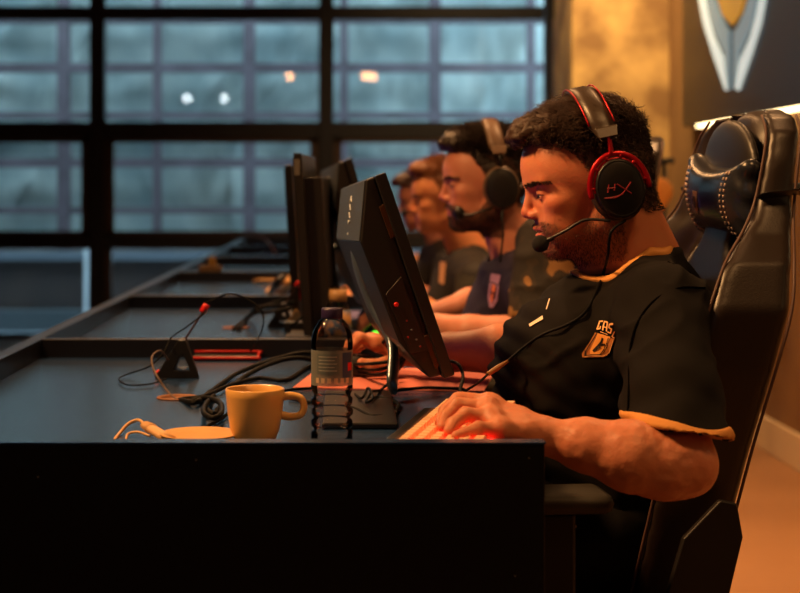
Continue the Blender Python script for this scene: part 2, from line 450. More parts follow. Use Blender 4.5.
MB().box((SX+.01, .6, 1.357), (WX-.02, 7.25, 1.368)).build('light_strip', mat('led_strip', (255, 230, 180), .5, emit=(255, 222, 160), estr=STRIP), sg, smooth=False, label='glowing warm white light strip under the sign')

# ---------------------------------------------------------------- lamps (pendants behind the camera reflect in the glass)
for i, (x, y, z, c) in enumerate([(-.88, -3, 2.9, 0), (.47, -3, 2.9, 0), (.35, -3, 2.92, 0), (-2.55, -3, 2.55, 1), (-1.95, -3, 2.55, 1)]):
    t = empty('pendant_lamp', (x, y, z-.06), ['warm globe pendant lamp whose orange glow reflects in the far window', 'white globe pendant lamp whose pale glow reflects in the far window'][c], 'lamp', ['warm globe pendants', 'white globe pendants'][c])
    a = np.linspace(-math.pi/2, math.pi/2, 12)
    MB().lathe([(max(.055*math.cos(q), 1e-4), .055*math.sin(q)) for q in a], (x, y, z), 20).build('lamp_globe', mat('globe%d' % i, (255, 220, 180), .5, emit=[(255, 160, 90), (225, 235, 240)][c], estr=[55, 38][c]), t)
    MB().tube([(x, y, z+.05), (x, y, H)], .004, 6, 1).build('lamp_cord', M['cable'], t)
def area(name, loc, target, size, power, c, spread=180, sy=None):
    l = bpy.data.lights.new(name, 'AREA'); l.energy = power; l.color = c; l.size = size; l.spread = math.radians(spread)
    if sy: l.shape = 'RECTANGLE'; l.size_y = sy
    o = bpy.data.objects.new(name, l); col.objects.link(o); o.location = loc
    o.rotation_euler = (Vector(target)-Vector(loc)).to_track_quat('-Z', 'Y').to_euler(); return o
for a in LIGHTS: area(*a)
# ---------------------------------------------------------------- the long desk: six bays
DX0, DX1 = -.605, .226; Y0 = 1.716; BAY = 1.2; ZS = .74; ZR = .775; NB = 6
dk = empty('gaming_desk', (0, Y0+NB*BAY/2, 0), 'long black desk divided into six bays with raised rims', 'desk')
MB().box((DX0+.03, Y0+.02, ZS-.025), (DX1, Y0+NB*BAY, ZS)).build('desk_top', M['desk'], dk, smooth=False, label='blue-grey laminate surface')
MB().box((DX0, Y0, .0), (DX1, Y0+.022, ZR-.002)).build('end_panel', M['panel'], dk, smooth=False, bevel=.0015)
MB().box((DX0, Y0-.001, ZR-.002), (DX1+.001, Y0+.024, ZR)).build('panel_edge_band', M['desk'], dk, smooth=False, label='blue-grey edge band')
for k in range(1, NB+1):
    y = Y0+BAY*k
    MB().box((DX0+.028, y-.012, 0 if k == NB else ZS-.05), (DX1, y+.012, ZR)).build('bay_divider', M['edge'], dk, smooth=False, bevel=.0015)
MB().box((DX0, Y0+.024, 0), (DX0+.028, Y0+NB*BAY+.01, ZR)).build('back_rim', M['edge'], dk, smooth=False, bevel=.0015)
for px, py, Y in ((85, 580, 1.7155), (105, 477, 1.7155), (528, 458, 1.7155), (515, 575, 1.7155)): pass
# small screw marks in the end panel
scm = mat('screw_metal', (120, 116, 110), .4, metal=.6)
for px, py in ((38, 477), (196, 460), (529, 458), (515, 576)):
    c = P(px, py, Y0); MB().lathe([(.0011, 0), (.0011, .0006), (.0004, .0008)], c, 10, R=[[1,0,0],[0,0,-1],[0,1,0]]).build('panel_screw', scm, dk)

def surf(py, z=ZS): return (CZ-z)*FPX/(py-CY)         # depth at which height z shows at row py
def on(px, py, z=ZS): return P(px, py, surf(py, z))

def grommet(px, py):
    c = on(px, py); mb = MB()
    mb.lathe([(.0001, -.004), (.024, -.004), (.027, .0012), (.032, .0016), (.033, .0002)], c+[0, 0, .0005], 28)
    mb.build('cable_grommet', M['wood'], dk, label='light wooden cable hole')
grommet(178, 398)
grommet(236, 328)

# ---------------------------------------------------------------- cables
def cable(name, pts, r=.0028, m=None, label='', cat='cable', group=None, parent=None, sm=8):
    o = MB().tube(pts, r, 8, sm).build(name, m or M['cable'], parent)
    if parent is None: tag(o, label, cat, group)
    return o
zc = ZS+.004
def oc(px, py, dz=0): return on(px, py, zc+dz)

# thick looms crossing behind the cup and bottle towards the keyboard
cable('cable', [oc(205, 408), oc(214, 414, .002), P(222, 402, 2.36), P(240, 380, 2.52), P(270, 364, 2.66), P(300, 358, 2.7), oc(330, 366), oc(360, 372), oc(395, 368)], .0042, label='thick black cable arching over the desk behind the cup', group=None)
cable('cable', [oc(180, 400, -.004), oc(196, 402, .004), P(210, 392, 2.4), P(240, 372, 2.6), P(280, 358, 2.72), P(310, 353, 2.76), oc(350, 362), oc(385, 368)], .0042, label='thick black cable rising from the wooden cable hole to the monitor')
cable('cable', [oc(182, 399, -.004), oc(204, 396, .002), oc(228, 386, .002), oc(258, 378), oc(285, 380), oc(310, 366), oc(338, 358), oc(380, 352)], .0034, label='black cable lying flat from the cable hole past the bottle')
cable('cable', [oc(214, 396), oc(206, 404, .006), oc(204, 413, .008), oc(213, 418, .008), oc(221, 413, .01), oc(220, 403, .008), oc(206, 398, .006), oc(190, 401, 0)], .0040, label='black cable loop coiled beside the cup')
cable('cable', [oc(208, 426), oc(222, 418), oc(244, 402, .004), oc(262, 396, .004), oc(290, 390), oc(315, 388)], .0026, label='thin black cable disappearing behind the cup')
cable('cable', [oc(290, 398), oc(320, 404), oc(352, 408, .004), oc(372, 416, .004), oc(392, 414), oc(398, 404), oc(378, 398, .004), oc(356, 402), oc(344, 396)], .0030, label='black cable looping beside the keyboard')
cable('cable', [oc(352, 392), oc(362, 398, .012), oc(368, 388, .02), oc(373, 398, .018), oc(366, 402, .01), oc(372, 392, .016), oc(382, 389, .006), P(396, 374, 2.5), P(407, 356, 2.5)], .0020, label='thin black cable with a knotted twist by the bottle')
cable('cable', [oc(368, 398), oc(388, 392, .002), oc(420, 388, .004), oc(440, 388, .004), oc(462, 389, .004), oc(466, 392)], .0026, label='black cable running from the knotted twist to the keyboard')
for i, (mx, my) in enumerate(((345, 372), (352, 376), (338, 366))):
    cable('cable', [oc(mx-30, my-8), oc(mx, my-4, .004), P(mx+30, my-2, 2.45), P(398+6*i, 362-3*i, 2.42), P(408+4*i, 345-4*i, 2.4), P(404+3*i, 318, 2.38), P(396+3*i, 300, 2.37)], .0028, label=['black cable dropping from the monitor back, nearest the bottle', 'middle black cable dropping from the monitor back', 'innermost black cable dropping from the monitor back'][i])
cable('cable', [P(380, 300, 2.5), P(392, 318, 2.5), P(388, 338, 2.5), oc(366, 350, .012), oc(345, 352, .008), oc(318, 348)], .0036, label='thick black cable curling around in front of the right hand')
cable('cable', [oc(452, 372, .004), P(448, 362, 2.35), P(458, 364, 2.3), P(463, 376, 2.28), P(460, 390, 2.2), oc(462, 393, .03)], .0026, label='black cable loop standing up below the monitor')

# ---------------------------------------------------------------- mouse bungee
def bungee(at, sc, label, full=True):
    A = np.array(at, float)
    t = empty('mouse_bungee', A, label, 'cable holder')
    q = lambda x, y, z: A+np.array([x, y, z])*sc
    # wedge: outer triangle with a triangular hole, seen from the side
    fr = MB(); o_ = [(-.034, .0), (.046, .0), (.020, .066), (.008, .066)]; i_ = [(.0, .014), (.028, .014), (.017, .040), (.013, .040)]
    V = []; y0, y1 = -.028, .028
    for y, s_ in ((y0, 1.0), (y1, .8)):
        V += [q(x*s_+.004*(1-s_), y*(1-.0*z), z) for x, z in o_]+[q(x*s_, y, z) for x, z in i_]
    F = []
    for j in range(4):
        k = (j+1) % 4
        F += [(j, k, 4+k, 4+j), (8+j, 12+j, 12+k, 8+k), (j, 8+j, 8+k, k), (4+j, 4+k, 12+k, 12+j)]
    fr.add(V, F); fr.build('wedge_base', M['black'], t, smooth=False, bevel=.0015*sc)
    MB().tube([q(.014, 0, .060), q(.032, 0, .088), q(.052, 0, .118)], [.0016*sc, .0022*sc], 8, 4).build('spring_arm', mat('spring_brown', (70, 44, 34), .4, metal=.4), t)
    MB().tube([q(.047, 0, .112), q(.055, 0, .126)], .0062*sc, 10, 3).build('cable_clip', M['red'], t)
    return t
b1 = on(174, 378)
bungee(b1+[0, .02, 0], .98, 'black wedge mouse cable holder with a red clip, standing behind the cup')
B = b1+[0, .02, 0]
cable('mouse_cable', [B+[.05, 0, .125], P(228, 294, 2.6), P(247, 299, 2.6), P(262, 312, 2.6), P(262, 330, 2.62), oc(250, 352, .006), oc(240, 358)], .0014, label='thin black mouse cable arching from the red clip down to the desk')
cable('mouse_cable', [B+[.048, 0, .118], P(205, 312, 2.6), P(188, 326, 2.58), P(171, 338, 2.58), P(164, 352, 2.56), P(150, 366, 2.56), oc(128, 374, .002), oc(119, 379, .001), oc(128, 385), oc(150, 384), oc(166, 379, .001)], .0014, label='thin black cable looping on the desk left of the wedge holder')
cable('desk_wire', [oc(177, 400, -.004), P(168, 392, 2.38), P(157, 376, 2.4), P(152, 364, 2.42), P(153, 355, 2.45), P(161, 351, 2.5), P(168, 360, 2.55)], .0018, m=mat('brown_wire', (84, 64, 54), .5), label='brown wire rising from the wooden cable hole against the wedge holder', cat='cable')
tag(MB().tube([B+[-.032, -.02, .006], B+[-.024, -.02, .012]], .004, 8, 2).build('red_cable_sleeve', M['red']), 'short red cable sleeve at the foot of the wedge holder', 'cable sleeve')

# red-edged flat case lying against the first divider
e = empty('flat_case', (on(225, 361)+[0, 0.02, 0]), 'thin flat case with bright red edges lying behind the wedge holder', 'case')
x0 = (193-CX)*2.86/FPX; x1 = (258-CX)*2.86/FPX
MB().box((x0, 2.842, ZS+.001), (x1, 2.896, ZS+.008)).build('case_body', M['black'], e, smooth=False, bevel=.001)
mb = MB(); mb.tube([(x0, 2.84, ZS+.006), (x1-.004, 2.84, ZS+.006), (x1, 2.844, ZS+.006), (x1, 2.894, ZS+.010), (x1-.004, 2.898, ZS+.012), (x0, 2.898, ZS+.012)], .0028, 8, 3)
mb.build('red_edge', mat('dull_red', (170, 24, 20), .45), e)

# ---------------------------------------------------------------- cup, saucer, plug, bottle
CY_ = 1.93; c = P(255, 442, CY_); c[2] = ZS
cr = lambda px: px*CY_/FPX
cup = empty('coffee_cup', c, 'beige ceramic coffee cup with a handle standing at the near desk edge', 'cup')
hc = CZ-(388-CY)*CY_/FPX-ZS; R_ = 29.5*CY_/FPX
prof = [(.6*R_, 0), (.66*R_, .001), (.72*R_, .006), (.84*R_, hc*.25), (.93*R_, hc*.55), (.985*R_, hc*.85), (R_, hc-.001), (R_-.0012, hc), (R_-.003, hc-.001), (.93*R_-.001, hc*.7), (.82*R_-.002, hc*.3), (.6*R_, .007), (.0002, .006)]
cupm = mat('cup_ceramic', (222, 170, 96), .3, coat=.4, spec=.5)
MB().lathe(prof, c, 48).build('cup_body', cupm, cup)
hp = [c+[R_*x, 0, hc*z] for x, z in ((.93, .84), (1.25, .86), (1.55, .81), (1.66, .66), (1.54, .51), (1.22, .47), (.88, .50))]
MB().tube(hp, [.0042, .0036, .0036, .0036, .0042], 10, 8, flat=1.3).build('cup_handle', cupm, cup)
MB().lathe([(.0002, 0), (.80*R_, 0)], c+[0, 0, hc*.42], 40).build('coffee', mat('coffee', (60, 30, 14), .1), cup)

sc_ = on(203, 436); sc_[2] = ZS
t = tag(MB().lathe([(.0001, .002), (.026, .002), (.030, .0005), (.034, .002), (.050, .0085), (.0515, .0098), (.0505, .0105), (.034, .0055), (.028, .0045), (.0001, .0045)], P(200, 432, 1.94)*[1, 1, 0]+[0, 0, ZS], 48).build('saucer', mat('saucer_ceramic', (206, 150, 82), .6)), 'beige ceramic saucer half hidden beside the cup', 'saucer')
pl = empty('power_plug', on(158, 436), 'beige cable connector with ribbed grip lying left of the saucer', 'plug')
a, b = P(144, 424, 1.98), P(170, 440, 1.93)
d = (b-a)/np.linalg.norm(b-a)
beg = mat('plug_beige', (214, 168, 118), .5)
mb = MB(); mb.tube([a, a+d*.008, a+d*.018, b], [.0055, .0085, .0088, .0098], 12, 3, flat=.6); mb.build('connector_body', beg, pl)
for i in range(5):
    q = a+d*(.003+.0035*i); MB().tube([q, q+d*.0016], .0078+.0005*i, 12, 2, flat=.65).build('grip_rib', beg, pl)
MB().tube([a, P(138, 420, 2.0), P(128, 424, 2.0), P(119, 434, 1.98), P(114, 441, 1.94), P(112, 450, 1.88)], .0022, 8, 6).build('plug_cord', beg, pl)
tag(MB().tube([P(150, 436, 1.95), P(138, 432, 1.97), P(128, 434, 1.97), P(126, 442, 1.92), P(126, 450, 1.85)], .0017, 8, 6).build('desk_wire', beg), 'thin beige wire curling beside the ribbed connector', 'cable')

BY = 1.93; bs = BY/FPX; bc = P(332, 442, BY); bc[2] = ZS
bot = empty('water_bottle', bc, 'clear plastic water bottle with a dark purple cap standing right of the cup', 'bottle')
zb = lambda py: CZ-(py-CY)*bs
pr = [(13, 447), (19, 446), (20.5, 440)]
for k in range(4):
    y = 434-11*k; pr += [(20.8, y+2), (20.8, y-3), (18.2, y-5.5), (18.4, y-6.5)]
pr += [(20.8, 388), (21, 385), (20.4, 382), (20.4, 350), (21, 347), (21, 342), (20, 334), (17.5, 327), (14, 322), (10.5, 318.5), (9.6, 317), (9.6, 311)]
pr = [(r*bs, max(zb(y), ZS)) for r, y in pr]; pr[0] = (13*bs, ZS+.0005)
n = 48; V = []
prz = []
for i in range(len(pr)-1):
    for t_ in np.arange(4)/4: prz.append((pr[i][0]+(pr[i+1][0]-pr[i][0])*t_, pr[i][1]+(pr[i+1][1]-pr[i][1])*t_))
prz.append(pr[-1])
for r, z in prz:
    for j in range(n):
        a = 2*math.pi*j/n; w_ = 1+.018*math.sin(5*a+z*300)*(1 if z < zb(386) else .15)
        V.append((bc[0]+r*w_*math.cos(a), bc[1]+r*w_*math.sin(a), z))
m_ = len(prz); F = [(i*n+j, i*n+(j+1) % n, (i+1)*n+(j+1) % n, (i+1)*n+j) for i in range(m_-1) for j in range(n)]+[tuple(range(n-1, -1, -1))]
petm = glass_mat('clear_plastic', (.97, .955, .955), .03); nt = petm.node_tree
for nd in nt.nodes:
    if nd.type == 'FRESNEL': nd.inputs['IOR'].default_value = 1.32
link_mesh('bottle_shell', V, F, petm, bot)
# water fills it to the shoulder
wp = [(r*.955, z) for r, z in prz if z < zb(352)]
MB().lathe([(.0002, ZS+.002)]+wp[2:]+[(.0002, wp[-1][1])], (bc[0], bc[1], 0), 40).build('water', glass_mat('water', (.98, .98, .98), 0, ior=1.2), bot)
MB().lathe([(10.6*bs, zb(318)), (10.8*bs, zb(317)), (10.8*bs, zb(309.5)), (10*bs, zb(308)), (.0002, zb(308))], (bc[0], bc[1], 0), 40).build('bottle_cap', mat('purple_cap', (42, 28, 66), .4), bot)
# wrap label with its printed marks (clipped to the bottle, seen from all sides)
lm = MB(); n2 = 40
for z0, z1 in ((zb(384), zb(349)),):
    V = [(bc[0]+20.9*bs*math.cos(a), bc[1]+20.9*bs*math.sin(a), z) for z in (z0, z1) for a in np.arange(n2)*2*math.pi/n2]
    lm.add(V, [(j, (j+1) % n2, n2+(j+1) % n2, n2+j) for j in range(n2)])
lab = lm.build('bottle_label', mat('label_film', (120, 124, 122), .35, alpha=.82), bot)
def lblpatch(name, a0, a1, p0, p1, m, rr=21.1):
    mb = MB(); k = 8; A = np.radians(np.linspace(a0, a1, k+1))
    V = [(bc[0]+rr*bs*math.cos(a), bc[1]+rr*bs*math.sin(a), zb(p)) for p in (p1, p0) for a in A]
    mb.add(V, [(j, j+1, k+2+j, k+1+j) for j in range(k)]); return mb.build(name, m, lab)
lblpatch('label_panel', 226, 290, 352, 372, mat('label_grey', (96, 104, 104), .5))
lblpatch('label_panel', 300, 335, 351, 376, mat('label_blue', (34, 58, 96), .5))
lblpatch('label_dot', 318, 336, 361, 369, M['red'], 21.3)
for i in range(6): lblpatch('label_print', 222+18*i, 232+18*i, 376, 381, mat('label_cream%d' % i, (196, 170, 140), .5))
for i in range(5): lblpatch('label_print', 232, 284-6*(i % 2), 354.5+3.4*i, 355.3+3.4*i, mat('label_text%d' % i, (170, 170, 165), .5), 21.2)

# ---------------------------------------------------------------- mouse pads, keyboard
tag(MB().prism([on(293, 388.5), on(484, 392.5), on(497, 369.5), on(318, 370)], (0, 0, .003)).build('mouse_pad', mat('salmon_cloth', (214, 120, 106), .85, bump=(900, .2)), smooth=False, bevel=.001), 'salmon pink mouse pad under the near player right hand', 'mouse pad')
ky = math.radians(-13.0); KO = np.array([.150, 1.925, ZS]); KR = np.array([[math.cos(ky), -math.sin(ky), 0], [math.sin(ky), math.cos(ky), 0], [0, 0, 1]])
KL, KW = .375, .114                                    # along Y, along X
kb = empty('keyboard', KO, 'white keyboard glowing red between its keycaps under the near player left hand', 'keyboard')
kq = lambda p: KO+KR@np.array(p)
def kbox(mb, lo, hi): return mb.box(lo, hi, KR, KO)
kbox(MB(), (-KW/2, -KL/2, .004), (KW/2, KL/2, .020)).build('case', mat('keyboard_case', (225, 150, 130), .5), kb, smooth=False, bevel=.003)
kbox(MB(), (-KW/2+.004, -KL/2+.004, .0201), (KW/2-.004, KL/2-.004, .0206)).build('backlight_plate', mat('red_backlight', (255, 60, 40), .5, emit=(255, 45, 30), estr=KBL), kb, smooth=False, label='red glowing plate between the keys')
capm = mat('keycap', (232, 190, 150), .45); legm = mat('legend', (140, 40, 30), .5)
p0 = .0170; pl_ = .0200; nr, nc = 6, 18
for r in range(nr):
    c_ = 0
    while c_ < nc:
        wkey = 1
        if r == 0 and c_ == 5: wkey = 6                # space bar on the side of the user
        elif r in (0, 1) and c_ in (0, 12): wkey = 2
        ux = KW/2-.008-(r+.5)*p0*1.0; y0 = -KL/2+.007+c_*pl_; y1 = y0+wkey*pl_
        if y1 > KL/2-.004: break
        mb = MB(); b = .0019; t_ = .003
        xa, xb = ux-p0/2+b, ux+p0/2-b; ya, yb = y0+b, y1-b; zt = .0295+.0012*abs(r-2.5)*.4
        Vk = [kq(p) for p in ((xa, ya, .0215), (xb, ya, .0215), (xb, yb, .0215), (xa, yb, .0215), (xa+t_*.5, ya+t_*.6, zt), (xb-t_*.5, ya+t_*.6, zt), (xb-t_*.5, yb-t_*.6, zt), (xa+t_*.5, yb-t_*.6, zt))]
        mb.add(Vk, [(3, 2, 1, 0), (4, 5, 6, 7), (0, 1, 5, 4), (1, 2, 6, 5), (2, 3, 7, 6), (3, 0, 4, 7)])
        mb.build('keycap', capm, kb, smooth=False, bevel=.0008)
        c_ += wkey
# black strip object lying along the back of the keyboard
ba = empty('phone_stand_bar', kq((-KW/2-.02, 0, 0)), 'long black ridged bar lying along the left of the keyboard', 'wrist rest')
ba.name = 'keyboard_rest'
ORG[ba.name] = kq((-KW/2-.02, 0, 0))
kbox(MB(), (-KW/2-.026, -KL/2, .001), (-KW/2-.006, KL/2, .016)).build('rest_body', M['black'], ba, smooth=False, bevel=.003)
kbox(MB(), (-KW/2-.013, -KL/2+.006, .0155), (-KW/2-.009, KL/2-.004, .0172)).build('rest_ridge', mat('brown_ridge', (70, 46, 38), .4), ba, smooth=False, bevel=.0006)
tag(MB().box((.02, 2.14, ZS), (.075, 2.155, ZS+.008)).build('metal_ruler', M['black'], smooth=False, bevel=.001), 'short black bar lying beside the bottle', 'bar')
# ---------------------------------------------------------------- monitors
plas = mat('monitor_plastic', (22, 18, 18), .42, spec=.5, bump=(600, .05)); backm = mat('monitor_back', (54, 60, 68), .5, bump=(500, .1))
neckm = mat('silver_neck', (120, 134, 150), .3, metal=.75)
def rotm(yaw, pitch, roll):
    return np.array(Matrix.Rotation(yaw, 3, 'Z')@Matrix.Rotation(pitch, 3, 'Y')@Matrix.Rotation(roll, 3, 'X'))
def monitor(at, R, w, h, label, screen, detail=True, dbase=None, neck=None, foot=None):
    """screen faces +X (the player), back towards -X; origin = centre of the panel"""
    A = np.array(at, float); R = np.array(R)
    t = empty('monitor', (A[0], A[1], ZS), label, 'monitor', None)
    q = lambda *p: A+R@np.array(p, float)
    th = .016
    def bx(mb, lo, hi): return mb.box(lo, hi, R, A)
    bx(MB(), (-th/2, -w/2, -h/2), (th/2, w/2, h/2)).build('screen_panel', plas, t, smooth=False, bevel=.002)
    bx(MB(), (th/2-.002, -w/2+.008, -h/2+.02), (th/2+.0003, w/2-.008, h/2-.008)).build('screen', screen, t, smooth=False)
    # back housing, wedge in profile: thick slab behind the upper part tapering downwards
    prof = [(-th/2, h/2-.001), (-.020, h/2-.001), (-.056, h/2*.45), (-.050, -h/2*.55), (-.026, -h/2+.006), (-th/2, -h/2+.004)]
    hw = w/2-.012
    V = [q(x, s_*hw, z) for s_ in (-1, 1) for x, z in prof]; n = len(prof)
    F = [tuple(range(n)), tuple(range(2*n-1, n-1, -1))]+[(i, i+n, (i+1) % n+n, (i+1) % n) for i in range(n)]
    F = [tuple(reversed(f)) for f in F]
    MB().add(V, F).build('back_housing', plas, t, smooth=False, bevel=.003)
    if detail:
        # grey back plate on the sloping upper back
        a0, a1 = np.array([-.020, h/2-.001]), np.array([-.056, h/2*.45]); dd = a1-a0; nn = np.array([dd[1], -dd[0]])/np.linalg.norm(dd); nn = -nn if nn[0] > 0 else nn
        p = [a0+dd*.02, a0+dd*.98]
        poly = [q(p[0][0], -hw*.985, p[0][1]), q(p[0][0], hw*.985, p[0][1]), q(p[1][0], hw*.985, p[1][1]), q(p[1][0], -hw*.985, p[1][1])]
        off = R@np.array([nn[0]*.002, 0, nn[1]*.002])
        MB().prism(poly, off).build('back_plate', backm, t, smooth=False, bevel=.0006)
        mb = MB()                                     # small upright letters on the back plate
        gl = [[(0,0),(.5,1),(1,0),(.8,.4),(.2,.4)], [(.2,0),(.8,1)], [(.1,0),(.9,1),(.4,.5)], [(.1,1),(.5,.4),(.9,1)], [(.3,0),(.7,0),(.5,.2)]]
        for i, g in enumerate(gl):
            u = .22+.14*i
            pts = [q(*(lambda s_, y: (a0[0]+dd[0]*s_+nn[0]*.0026, y, a0[1]+dd[1]*s_+nn[1]*.0026))(u+.10*(1-gy), -hw*.10+.030*gx-.015)) for gx, gy in g]
            mb.tube(pts, .0012, 6, 1)
        mb.build('back_lettering', mat('letter_grey', (170, 176, 182), .4), t, smooth=False)
        # on the side: connector bay with buttons, label chip
        s_ = -hw-.0006
        def side(name, pts, m, d=.002): 
            return MB().prism([q(x, s_, z) for x, z in pts], R@np.array([0, -d, 0])).build(name, m, t, smooth=False, bevel=.0005)
        side('control_plate', [(-.046, -.012), (-.018, .004), (-.014, -.105), (-.040, -.10)], mat('control_plate', (34, 26, 26), .35))
        side('side_chip', [(-.0155, .105), (-.008, .107), (-.007, .06), (-.0145, .058)], mat('chip_bronze', (96, 64, 40), .35, metal=.6))
        side('side_chip', [(-.0155, -.085), (-.008, -.083), (-.007, -.13), (-.0145, -.132)], mat('chip_bronze2', (80, 56, 38), .35, metal=.6))
        c = q(-.037, s_-.003, -.030)
        MB().lathe([(.0034, 0), (.0034, .002), (.002, .003)], c, 14, R=R@np.array([[1, 0, 0], [0, 0, -1], [0, 1, 0]])).build('red_button', M['red'], t)
        for k, (x, z) in enumerate(((-.030, -.056), (-.028, -.070), (-.036, -.078), (-.026, -.085), (-.024, -.096))):
            MB().lathe([(.0013, 0), (.0015, .001), (.0008, .0012)], q(x, s_-.002, z), 12, R=R@np.array([[1, 0, 0], [0, 0, -1], [0, 1, 0]])).build('port_ring', [mat('port_red', (120, 20, 16), .5), M['grey']][k % 2], t)
    # stand: curved metal neck down to a flat foot
    c = q(-.055, 0, -.01); b = np.array(dbase if dbase is not None else [A[0]-.13, A[1], ZS])
    mb = MB(); mb.tube([c, c+[-.035, 0, -.02], (c+b)/2+[-.02, 0, .02], b+[0, 0, .012]], [.020, .024, .024, .022], 12, 8, flat=.45) if neck is None else mb.tube(neck, [.030, .026, .022, .02], 12, 8, flat=.35); mb.build('stand_neck', neckm, t)
    MB().box(b+[-.09, -.11, 0] if foot is None else foot[0], b+[.10, .11, .010] if foot is None else foot[1]).build('stand_foot', M['edge'], t, smooth=False, bevel=.003)
    return t
scr1 = mat('screen_lit', (20, 20, 26), .3, emit=(120, 110, 255), estr=SCR)
scr2 = mat('screen_purple', (20, 20, 26), .3, emit=(170, 90, 255), estr=SCR*1.4)

def fit_monitor(top, bot, Y, w, yaw, roll, label, scr, ht=None, dbase=None, neck=None, foot=None):
    """top/bot = picture points of the near front edge"""
    a, b = P(*top, Y), P(*bot, Y); ax = a-b; h = np.linalg.norm(ax); pitch = math.atan2(ax[0], ax[2])
    R = rotm(yaw, pitch, roll)
    near = (a+b)/2
    centre = near+R@np.array([-.008, w/2, 0])
    return monitor(centre, R, w, h, label, scr, dbase=dbase, neck=neck, foot=foot), centre, R
m1, c1, R1 = fit_monitor((386, 172), (455, 375), 2.10, .50, math.radians(4.6), math.radians(-1.5), 'nearest black monitor tilted far back, grey back plate facing the window side', scr1, dbase=(.085, 2.42, ZS), neck=[P(357, 226, 2.36), P(358, 262, 2.36), P(372, 305, 2.36), P(392, 345, 2.33), P(392, 388, 2.28)], foot=((-.03, 2.03, ZS+.0005), (.072, 2.36, ZS+.009)))
m2, c2, R2 = fit_monitor((352, 158), (398, 312), 3.30, .50, math.radians(6), math.radians(-1.5), 'second black monitor, just behind and left of the nearest one', scr2, dbase=(.0, 3.55, ZS))

def edge_on(px, pt, pb, lean, Y, depth, w, th, label, side):
    x = P(px, pt, Y)[0]; z1 = P(px, pt, Y)[2]; z0 = max(ZS+.001, P(px, pb, Y)[2])
    t = empty('monitor', (x, Y, ZS), label, 'monitor')
    q = [(x, z1), (x+th, z1), (x+th+lean, z0), (x+lean, z0)]
    MB().prism([(a, Y, b) for a, b in q], (w[0], w[1], 0)).build('screen_panel', plas, t, smooth=False, bevel=.002)
    MB().prism([(a-.0012*(1 if k in (0, 3) else 0)+.0, Y+.008, b+(-.01 if k < 2 else .01)) for k, (a, b) in enumerate([(x-.0004, z1), (x+.001, z1), (x+.001+lean, z0), (x-.0004+lean, z0)])], (w[0]*.96, w[1]*.96, 0)).build('screen', M['black'], t, smooth=False)
    if side:
        dz = .048
        q2 = [(x+th+.001, z1-dz), (x+th+side, z1-dz), (x+th+side+lean*.8, z0+.01), (x+th+lean, z0+.01)]
        MB().prism([(a, Y+.02, b) for a, b in q2], (w[0]*.8, w[1]*.8, 0)).build('back_housing', plas, t, smooth=False, bevel=.003)
        MB().prism([(x+.002, Y-.002, z1-.012), (x+th-.003, Y-.002, z1-.012), (x+th-.003, Y-.002, z1-.045), (x+.003, Y-.002, z1-.045)], (0, .004, 0)).build('side_chip', mat('chip_edge', (92, 88, 84), .4), t, smooth=False)
    MB().box((x-.02, Y+.12, ZS), (x+.10, Y+.30, ZS+.012)).build('stand_foot', plas, t, smooth=False, bevel=.002)
    return t
edge_on(293, 153, 336, .022, 3.08, 0, (.02, .42), .017, 'tall upright monitor seen edge on, chunky housing towards the players', .040)
edge_on(284.5, 165, 330, .020, 3.62, 0, (.0, .40), .018, 'thin upright monitor seen edge on, left of the tall chunky one', 0)

# ---------------------------------------------------------------- things in the farther bays
def surfY(py, z=ZS): return surf(py, z)
b2 = on(266, 327); bungee(b2+[.03, .0, 0], .85, 'dark wedge mouse cable holder among the cables of the second bay')
for i, (pts, lb) in enumerate((
    ([oc(233, 329), oc(244, 320, .004), P(256, 309, 3.5), P(272, 304, 3.6), P(292, 296, 3.6)], 'black cable rising from the second bay cable hole, uppermost'),
    ([oc(238, 330), oc(250, 316, .006), P(262, 308, 3.5), P(280, 305, 3.6), P(296, 302, 3.6)], 'black cable rising from the second bay cable hole, lowest'),
    ([oc(244, 322), P(256, 313, 3.4), P(270, 312, 3.5), P(292, 308, 3.5)], 'black cable drooping behind the second wedge holder'),
    ([oc(288, 342), oc(288, 334, .004), P(292, 326, 3.2), P(303, 316, 3.2), P(312, 308, 3.2)], 'thin dark cable at the foot of the tall edge-on monitor'),
    ([P(232, 240, 8.4), P(245, 236, 8.0), P(258, 236, 7.6), P(268, 242, 7.4), P(275, 253, 7.3)], 'bowed thin cable standing up in the far bays'),
    ([on(278, 264), P(276, 250, 6.6), P(270, 246, 6.6), on(262, 262)], 'small dark cable loop in the fourth bay'),)):
    cable('cable', pts, .0038 if i < 3 else .003, m=(mat('amber_cable', (150, 96, 52), .5) if i == 4 else None), label=lb)
tag(MB().tube([on(252, 281), on(262, 280, ZS+.01), on(278, 280, ZS+.012), P(292, 276, 4.6)], .009, 8, 6, flat=.5).build('cable_bundle', M['beige']), 'beige cable bundle lying in the third bay', 'cable')
tag(MB().tube([on(268, 292), on(276, 285, ZS+.01), P(288, 281, 4.4)], .012, 8, 5, flat=.6).build('connector_plug', M['beige']), 'small beige connector lying below the beige cable bundle', 'plug')
tag(MB().tube([on(282, 291, ZS+.01), P(290, 284, 4.3), P(297, 278, 4.3)], .012, 8, 5, flat=.5).build('connector_plug', M['beige']), 'beige flat plug leaning at the far edge-on monitor', 'plug')
tag(MB().tube([on(270, 294), P(276, 284, 4.3), P(284, 276, 4.3)], .010, 8, 5).build('cable_bundle', M['black']), 'dark cable bundle between the two beige plugs', 'cable')
tag(MB().tube([P(297, 287, 3.64), P(298, 300, 3.64)], .011, 8, 3).build('red_connector', M['red']), 'red connector against the thin edge-on monitor', 'plug')
o = MB(); c_ = P(212, 268, 5.316); c_[2] = ZR
